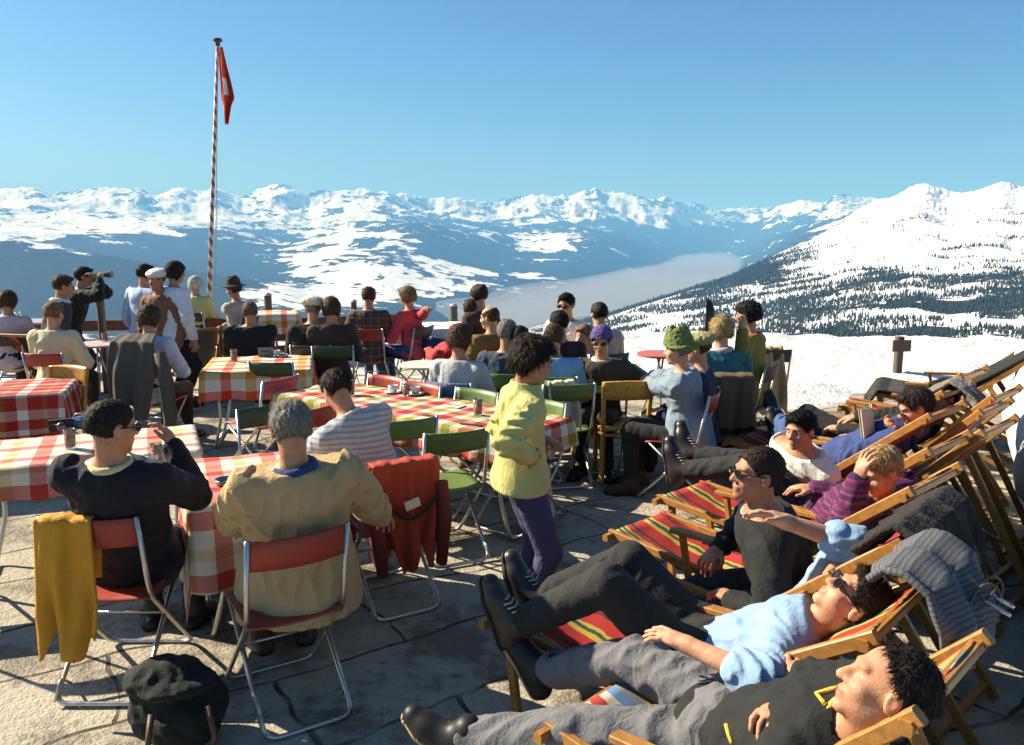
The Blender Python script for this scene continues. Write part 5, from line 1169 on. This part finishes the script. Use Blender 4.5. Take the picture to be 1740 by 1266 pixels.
sitter('man in a black jacket and dark cap sitting low in a deck chair', 425, 530, 1.10, 16, None, vox=MID, sk='tan', hair=('full', 'ash'), top=cl('black_jacket', (.014, .017, .02)), toff=.03, fat=1.12, sw=.195, legs=DGREY, tname='jacket', lean=-.12)
sitter('man in a brown felt hat and beige jacket facing left', 397, 492, 1.21, 72, (BROWN, 'chair under the man in the brown hat'), vox=MID, sk='dark', hair=('short', 'dark'), hat=('brim', cloth('brown_hat', (.06, .04, .028))), top=cl('beige_jacket', (.38, .33, .28)), toff=.024, legs=DGREY, tname='jacket', hands=(P(378, 520, .90), None))
sitter('white haired woman in a yellow blouse seen from behind', 333, 484, 1.22, -10, (BROWN, 'folding chair under the white haired woman'), vox=MID, sk='fair', hair=('bob', 'white'), top=cl('yellow_blouse', (.58, .54, .22)), legs=DGREY)
sitter('woman in a white jacket and black trousers standing by the railing', 299, 463, 1.54, -40, None, vox=MID, sk='tan', hair=('bob', 'dark'), top=cl('white_jacket', (.66, .68, .70)), toff=.024, legs=DGREY, shoes=BLKBOOT, pose='stand', tname='jacket', extra=jacket)
sitter('boy in a pale blue anorak standing by the railing', 247, 466, 1.50, -30, None, vox=MID, sk='tan', hair=('full', 'dark'), top=cl('ice_blue_anorak', (.38, .48, .66)), toff=.034, legs=DGREY, shoes=BLKBOOT, pose='stand', tname='anorak', extra=hood)
sitter('person in a white cap standing between the pale blue anorak and the white jacket', 266, 476, 1.46, 160, None, sk='dark', hair=('short', 'brown'), hat=('beret', cloth('white_cap', (.7, .68, .62))), top=cl('rust_top', (.20, .10, .05)), legs=DGREY, pose='stand')
pT = PD(172, 470, 9.35)
sitter('man in black bending to look through the telescope', 143, 470, 1.46, -70, None, vox=MID, sk='tan', hair=('full', 'dark'), top=BLACK, toff=.026, legs=DGREY, shoes=BLKBOOT, pose='stand', lean=.22, hands=(PD(160, 474, 10.3), PD(168, 476, 10.2)), elb=((.2, .6, -.6), (.2, -.6, -.6)))
sitter('person in a grey hooded anorak with pale edging standing beside the telescope', 108, 486, 1.42, -60, None, vox=MID, sk='tan', hair=('full', 'brown'), top=cl('charcoal_anorak', (.05, .048, .055)), toff=.034, legs=DGREY, shoes=BLKBOOT, pose='stand', lean=.16, tname='anorak', extra=hood, collar=(WHITE, .03, .05, 'ring'))
sitter('person with short brown hair in a cream sweater seen from behind at the pinkish table', 92, 533, 1.20, -6, (RED, 'red chair under the cream sweater'), vox=MID, sk='fair', hair=('full', 'light'), top=cl('cream_sweater', (.60, .52, .32)), toff=.026, legs=DGREY, shoes=BROWNB, fat=1.05)
jc = sitter('woman with short brown hair and a grey jacket over her shoulders', 255, 541, 1.22, -8, (RED, 'red chair under the woman with the grey jacket'), vox=MID, sk='fair', hair=('bob', 'brown'), top=cl('pale_blue_blouse', (.45, .52, .62)), legs=DGREY, shoes=BROWNB, tname='blouse')
sitter('dark haired person in a pale pink top at the far left edge', 14, 512, 1.20, 5, (BROWN, 'chair at the far left edge of the terrace'), vox=MID, sk='tan', hair=('bob', 'brown'), top=cl('pale_pink_top', (.55, .44, .46)), legs=DGREY)
# ------------------------------------------------------------------ clothes left on chairs
def over_back(name, q, f, zt, prof, widths, mat, label, cat, **k):
    """hang cloth over a chair back; prof = [(distance behind the back line, height)]"""
    s = Vector((f.y, -f.x, 0)); o = q-f*.245
    return drape(name, [Vector((o.x, o.y, 0))-f*a+Vector((0, 0, z)) for a, z in prof], s, widths, mat, label, cat, **k)
OCHRE = cloth('ochre_anorak', (.58, .255, .016), .75, 350, .3); REDJ = cloth('red_anorak', (.36, .045, .018), .7, 400, .3); DRED = striped('dark_red_check', [(0, (.20, .03, .02)), (.4, (.02, .015, .015)), (.6, (.26, .05, .03))], .09, 'v')
s1 = Vector((f1.y, -f1.x, 0))
over_back('anorak', q1-s1*.085, f1, .84, [(-.06, .55), (-.03, .845), (.05, .845), (.065, .55), (.07, .36), (.09, .24)], [.18, .22, .24, .26, .27, .22], OCHRE, 'ochre yellow anorak hanging over the back of the navy sweater man\'s chair', 'anorak', amp=.022, nf=1.6, seed=11, hemwave=.25)
jk = over_back('jacket', q3, f3, .84, [(-.06, .60), (-.03, .85), (.055, .85), (.075, .55), (.085, .42), (.10, .28)], [.26, .34, .37, .36, .31, .22], REDJ, 'red ski jacket with a small badge hanging over a chair back', 'jacket', amp=.030, nf=2.6, seed=5, hemwave=.28)
s3 = Vector((f3.y, -f3.x, 0)); o3 = q3-f3*.245-f3*.115
b = MB(); b.tube([o3+s3*((k/12-.5)*.34)+Vector((0, 0, .70-.13*math.sin(k/12*math.pi)))-f3*.004-jk.location for k in range(13)], .010, 6); b.build('pocket_band', cloth('black_band', (.02, .02, .02)), jk, True)
b = MB(); b.bar(o3-s3*.035+Vector((0, 0, .635))-jk.location-f3*.002, o3+s3*.045+Vector((0, 0, .655))-jk.location-f3*.002, .05, .006, up=f3); b.build('badge', plain('badge_white', (.62, .58, .5), .6), jk)
for sx, m in ((-1, DRED), (1, DRED)):
    b = MB(); c0 = o3+s3*(sx*.175)+Vector((0, 0, .74)); b.tube([c0-jk.location, c0+Vector((0, 0, -.2))+s3*sx*.012-jk.location, c0+Vector((0, 0, -.45))-s3*sx*.01-jk.location], [.030, .040, .030], 10); b.build('sleeve', m, jk, True)
fj = jc['fwd']; qj = jc['pel']-fj*.20; sj = jc['rt']
drape('jacket', [qj+fj*.06+V3((0, 0, .54)), qj-fj*.06+V3((0, 0, .48)), qj-fj*.11+V3((0, 0, .25)), qj-fj*.13+V3((0, 0, -.02)), qj-fj*.14+V3((0, 0, -.20))], sj, [.34, .44, .46, .38, .28], cloth('grey_brown_jacket', (.10, .085, .065)), 'grey brown jacket hung around the short haired woman and her chair', 'jacket', .025, 2.0, 14, hemwave=.3)
b = MB(); c0 = qj-fj*.08+sj*.27; b.tube([c0+V3((0, 0, .40))-c0, c0+sj*.05+V3((0, 0, .12))-c0, c0+sj*.06+V3((0, 0, -.20))-c0, c0+sj*.03+V3((0, 0, -.46))-c0], [.05, .065, .06, .045], 10); tag(b.build('hanging_sleeve', cloth('grey_brown_jacket', (.16, .14, .11)), None, True, loc=c0), 'empty grey sleeve dangling beside the short haired woman', 'sleeve')
cb = P(953, 650, .84); drape('jacket', [cb+V3((0, .10, -.2)), cb+V3((0, .03, .01)), cb+V3((0, -.05, .01)), cb+V3((.02, -.08, -.25)), cb+V3((.02, -.10, -.42))], (.9, .4, 0), [.18, .22, .24, .27, .28], cloth('beige_white_jacket', (.56, .48, .34)), 'beige jacket over a green chair right of the woman in yellow', 'jacket', .03, 2, 9, hemwave=.2)
cb2 = cb+V3((.02, .18, 0)); chair(GREEN, cb2.x, cb2.y, 10, 'green chair under the beige jacket right of the woman in yellow')
tc = P(1076, 632, .78); drape('teal_bag', [tc+V3((-.10, .02, -.05)), tc+V3((0, 0, .06)), tc+V3((.16, .02, -.06))], (.1, 1, 0), [.12, .16, .14], cloth('teal_cloth', (.03, .22, .21)), 'teal cloth bag lying on the green table edge', 'bag', .012, 1.5, 4)
# sweaters over the lounger heads
def over_lounger(i, name, mat, label, cat, w, u0, u1, back, amp, seed, nf=3, off=.03, widths=None):
    root, g = LG[i]; base = root.location; H = lambda u: np.interp(u, [0, .12, .30, .45, .56], [1.03, .88, .65, .47, .40])
    pr = [base+g(u1, 0, H(u1)+off), base+g((u0+u1)/2, 0, H((u0+u1)/2)+off+.02), base+g(u0, 0, H(0)+off+.02), base+g(u0-.05, 0, H(0)+off-.02), base+g(u0-.09, 0, H(0)-back*.5), base+g(u0-.10, 0, H(0)-back)]
    s = (base+g(0, .5, 0))-(base+g(0, -.5, 0))
    return drape(name, pr, s, widths or [w*.9, w, w*1.02, w, w*.92, w*.8], mat, label, cat, amp, nf, seed, .02, .15)
over_lounger(1, 'sweater', cloth('dark_brown_knit', (.028, .022, .018), .95, 120, .6), 'dark brown sweater spread over the head of the smiling man\'s lounger', 'sweater', .56, .0, .09, .26, .03, 21)
RIB = striped('grey_rib', [(0, (.17, .17, .18)), (.6, (.10, .10, .11))], .016, 'v', .95, .8)
over_lounger(0, 'sweater', RIB, 'grey ribbed sweater draped over the head of the pale blue man\'s lounger', 'sweater', .46, -.05, .02, .20, .03, 22, 2.2)
over_lounger(5, 'scarf', cloth('grey_glove', (.19, .17, .15), .95, 150, .5), 'crumpled grey scarf on the lounger top above the reading man', 'scarf', .20, .0, .10, .14, .03, 23, 2)
def on_lounger(i, mat, label, us, zs, w, seed):
    root, g = LG[i]; base = root.location; s = (base+g(0, .5, 0))-(base+g(0, -.5, 0))
    drape('blanket', [base+g(u, 0, z) for u, z in zip(us, zs)], s, [w, w*1.03, w, w*.98, w, w], mat, label, 'blanket', .02, 2.4, seed, .02, .1, nu=70)
BLK = striped('dark_blanket', [(0, (.035, .032, .028)), (.55, (.012, .012, .012)), (.7, (.09, .085, .07)), (.85, (.03, .028, .025))], .8, 'v')
on_lounger(8, BLK, 'dark striped wool blanket spread on the farthest lounger by the snow', [.02, .25, .5, .75, .98, 1.06], [1.02, .74, .50, .47, .50, .30], .62, 31)
on_lounger(7, cloth('black_blanket', (.018, .017, .016)), 'black blanket lying on the lounger with the red striped foot', [.0, .2, .4, .55, .62, .66], [1.04, .82, .60, .46, .44, .43], .56, 32)
# ------------------------------------------------------------------ small things on tables
def on(px_, py_, z=.748): return P(px_, py_, z)
def cup(loc, label):
    root = empty('coffee_cup', loc, rnd.uniform(0, 6), label, 'cup', 'cups on the tables'); wh = plain('porcelain', (.75, .72, .66), .2, .5); b = MB(); b.lathe([(0, .004), (.04, .004), (.07, .014), (.07, .017), (.04, .008), (0, .008)], n=20); b.build('saucer', wh, root, True)
    b = MB(); b.lathe([(0, .010), (.025, .010), (.038, .04), (.040, .065), (.037, .065), (.034, .04), (0, .016)], n=20); b.build('cup', wh, root, True); b = MB(); b.tube([(.037, 0, .055), (.058, 0, .05), (.056, 0, .03), (.034, 0, .025)], .0045, 6); b.build('handle', wh, root, True)
for px_, py_, lb in ((668, 668, 'white cup at the left of the cups on the long table'), (706, 671, 'white cup at the right of the cups on the long table'), (258, 792, 'white cup by the navy sweater man\'s hand'), (470, 606, 'tiny white cup on the orange checked table'), (30, 538, 'white cup on the far left railing table')): cup(on(px_, py_), lb)
glass_of(on(690, 672), 'beer_glass', (TUMB, BEER), 'small amber drink among the cups on the long table', .03, .09)
glass_of(P(178, 580, .742), 'beer_glass', (TUMB, BEER), 'small orange drink on the pinkish round table', .035, .10)
def ashtray(loc, label):
    root = empty('ashtray', loc, 0, label, 'ashtray'); b = MB(); b.lathe([(0, .004), (.055, .004), (.062, .03), (.056, .03), (.05, .010), (0, .010)], n=18); b.build('bowl', metal('ashtray_metal', (.35, .35, .36), .25), root, True); b = MB(); b.lathe([(0, .012), (.048, .012)], n=18); b.build('ash', plain('ash', (.05, .045, .04), .9), root)
for px_, py_, lb in ((120, 762, 'beer glass standing alone on the pale red checked cloth'), (596, 672, 'beer glass at the left end of the long table'), (812, 706, 'half empty beer glass at the right end of the long table'), (398, 615, 'amber drink at the left of the orange checked table'), (1010, 650, 'amber drink on the green table before the purple cap')): glass_of(on(px_, py_, .748 if py_ != 650 else .722), 'beer_glass', (TUMB, BEER), lb)
ashtray(on(386, 823), 'shiny round ashtray beside the cream coat'); ashtray(on(480, 607), 'small ashtray on the orange checked table')
def card(loc, yaw, label, m, sx=.16, sy=.11, tall=0):
    root = empty('menu_card', loc, yaw, label, 'menu card', 'menu cards on the tables'); b = MB(); b.bar((-sx/2, 0, .003), (sx/2, 0, .003), sy, .004) if not tall else b.bar((-sx/2, 0, tall/2), (sx/2, 0, tall/2), tall, .006, up=(0, 1, .25)); b.build('card', m, root)
    b = MB(); b.bar((-sx*.3, sy*.12, .0065), (sx*.3, sy*.12, .0065), .012, .001) if not tall else b.bar((-sx*.3, -.006, tall*.6), (sx*.3, -.006, tall*.6), .02, .003, up=(0, 1, .25)); b.build('print', plain('print', (.08, .07, .06), .8), root)
CARDM = plain('card', (.62, .58, .46), .7); DCARD = plain('dark_card', (.05, .045, .04), .6)
card(on(412, 812), .6, 'pale menu card with a dark edge by the ashtray', CARDM); card(on(640, 690), -.5, 'menu card on the long table beside the striped shirt', DCARD); card(on(735, 708), -.5, 'dark menu card in the middle of the long table', DCARD, .14, .03); card(on(800, 722), -.4, 'dark menu card at the right end of the long table', DCARD, .16, .03); card(on(770, 690), -.5, 'pale menu card near the green chair on the long table', CARDM); card(on(508, 664), -.4, 'dark slip at the left end of the long table', DCARD, .1, .04)
card(on(452, 607), .1, 'blue grey standing sign on the orange checked table', plain('blue_card', (.10, .17, .22), .5), .15, .1, .10); card(P(1072, 730, .47), .2, 'white paper lying on the yellow kitchen chair', plain('white_paper', (.75, .72, .66), .7), .14, .09)
# camera with a strap on the left table
cl_ = on(104, 733); root = empty('camera', cl_, R(30), 'black camera lying on the pale red checked cloth', 'camera'); b = MB(); b.bar((-.07, 0, .04), (.07, 0, .04), .05, .08); b.build('case', plain('camera_leather', (.015, .014, .014), .5), root); b = MB(); b.tube([(0, -.02, .04), (0, -.075, .04)], .028, 14); b.build('lens', DSTEEL, root, True); b = MB(); b.tube([(.07, 0, .07), (.13, .03, .01), (.20, .02, .004), (.25, -.03, .004), (.16, -.05, .004), (-.07, -.02, .06)], .006, 6); b.build('strap', plain('strap', (.03, .02, .015), .6), root, True)
pp = on(140, 728); root = empty('purse', pp, .3, 'small blue purse next to the black camera', 'purse'); G = SDF((-.12, -.08, -.01), (.12, .08, .12), .006); G.ell((0, 0, .04), (.085, .05, .042)); G.folds(.004, .05, 3); G.plane((0, 0, 0), (0, 0, -1)); G.build('bag', cloth('blue_purse', (.05, .13, .24)), root, (0, 0, 0)); b = MB(); b.tube([(-.05, 0, .075), (-.03, 0, .10), (.03, 0, .10), (.05, 0, .075)], .005, 6); b.build('clasp', STEEL, root, True)
# ------------------------------------------------------------------ rucksack, ski poles, cap
rk = P(300, 1265, 0); root = empty('rucksack', (rk.x, rk.y+.05, 0), .4, 'dark green rucksack on the stone floor behind the cream coat chair', 'rucksack'); G = SDF((-.32, -.25, -.02), (.32, .25, .45), .009); G.ell((0, 0, .14), (.19, .13, .16)); G.ell((.02, -.12, .11), (.13, .07, .09), None, .03); G.ell((-.05, .02, .27), (.15, .12, .07), None, .04); G.ell((0, -.05, .26), (.15, .11, .035), None, .015); G.folds(.005, .12, 7); G.plane((0, 0, .003), (0, 0, -1)); G.build('bag', cloth('rucksack_green', (.012, .014, .011)), root, (0, 0, 0))
b = MB(); b.tube([(-.10, -.17, .22), (-.12, -.24, .12), (-.10, -.20, .03)], .012, 6); b.build('strap', plain('leather_strap', (.09, .05, .025), .5), root, True); b = MB(); b.tube([(.10, -.19, .22), (.12, -.25, .12), (.10, -.21, .03)], .012, 6); b.build('strap', plain('leather_strap', (.09, .05, .025), .5), root, True)
def skipole(a, c, label):
    a, c = Vector(a), Vector(c); root = empty('ski_pole', a, 0, label, 'ski pole', 'ski poles leaning on the loungers'); d = (c-a); u = d.normalized()
    b = MB(); b.tube([(0, 0, 0), d], [.009, .006], 8); b.build('shaft', metal('pole_alu', (.62, .60, .58), .25), root, True); b = MB(); b.tube([-u*.04, u*.10], [.017, .014], 10); b.build('grip', plain('grip', (.015, .014, .013), .5), root, True)
    b = MB(); o1 = u.orthogonal().normalized(); o2 = u.cross(o1); e = d-u*.09; b.tube([e+(o1*math.cos(k*.524)+o2*math.sin(k*.524))*.055 for k in range(12)], .005, 6, closed=True)
    for k in range(4): b.tube([e, e+(o1*math.cos(k*1.571)+o2*math.sin(k*1.571))*.055], .003, 5)
    b.build('basket', plain('basket', (.10, .06, .035), .6), root, True); b = MB(); b.tube([V3((0, 0, 0)), o1*.05-u*.03, o1*.07+u*.08, o1*.02+u*.14, u*.05], .005, 5); b.build('strap', plain('strap', (.03, .02, .015), .6), root, True)
skipole(PD(1596, 962, 2.62), PD(1722, 1032, 2.35), 'upper of two ski poles lying across the grey ribbed sweater'); skipole(PD(1588, 974, 2.58), PD(1716, 1046, 2.30), 'lower of two ski poles lying across the grey ribbed sweater')
skipole(P(1632, 880, .55), P(1745, 945, .03), 'ski pole leaning behind the dark brown sweater'); skipole(P(1700, 872, .06), P(1640, 925, .02), 'ski pole lying on the shaded ground at the right'); skipole(P(1755, 878, .08), P(1650, 915, .03), 'ski pole crossing the others on the ground at the right')
ca = PD(1578, 948, 2.72); root = empty('visor_cap', ca, .3, 'cream cap with a black strap on the lounger rail', 'cap'); G = SDF((-.16, -.16, -.08), (.16, .16, .14), .007); G.ell((0, 0, .02), (.085, .085, .075)); G.ell((-.05, -.02, -.01), (.11, .08, .012), None, .02); G.plane((0, 0, -.02), (0, 0, -1)); G.build('crown', cloth('cream_cap', (.66, .54, .32)), root, (0, 0, 0)); b = MB(); b.tube([(-.08, -.03, -.01), (-.02, -.09, -.005), (.06, -.07, -.01), (.085, .01, -.01)], .012, 6); b.build('band', plain('cap_band', (.02, .02, .02), .6), root, True)
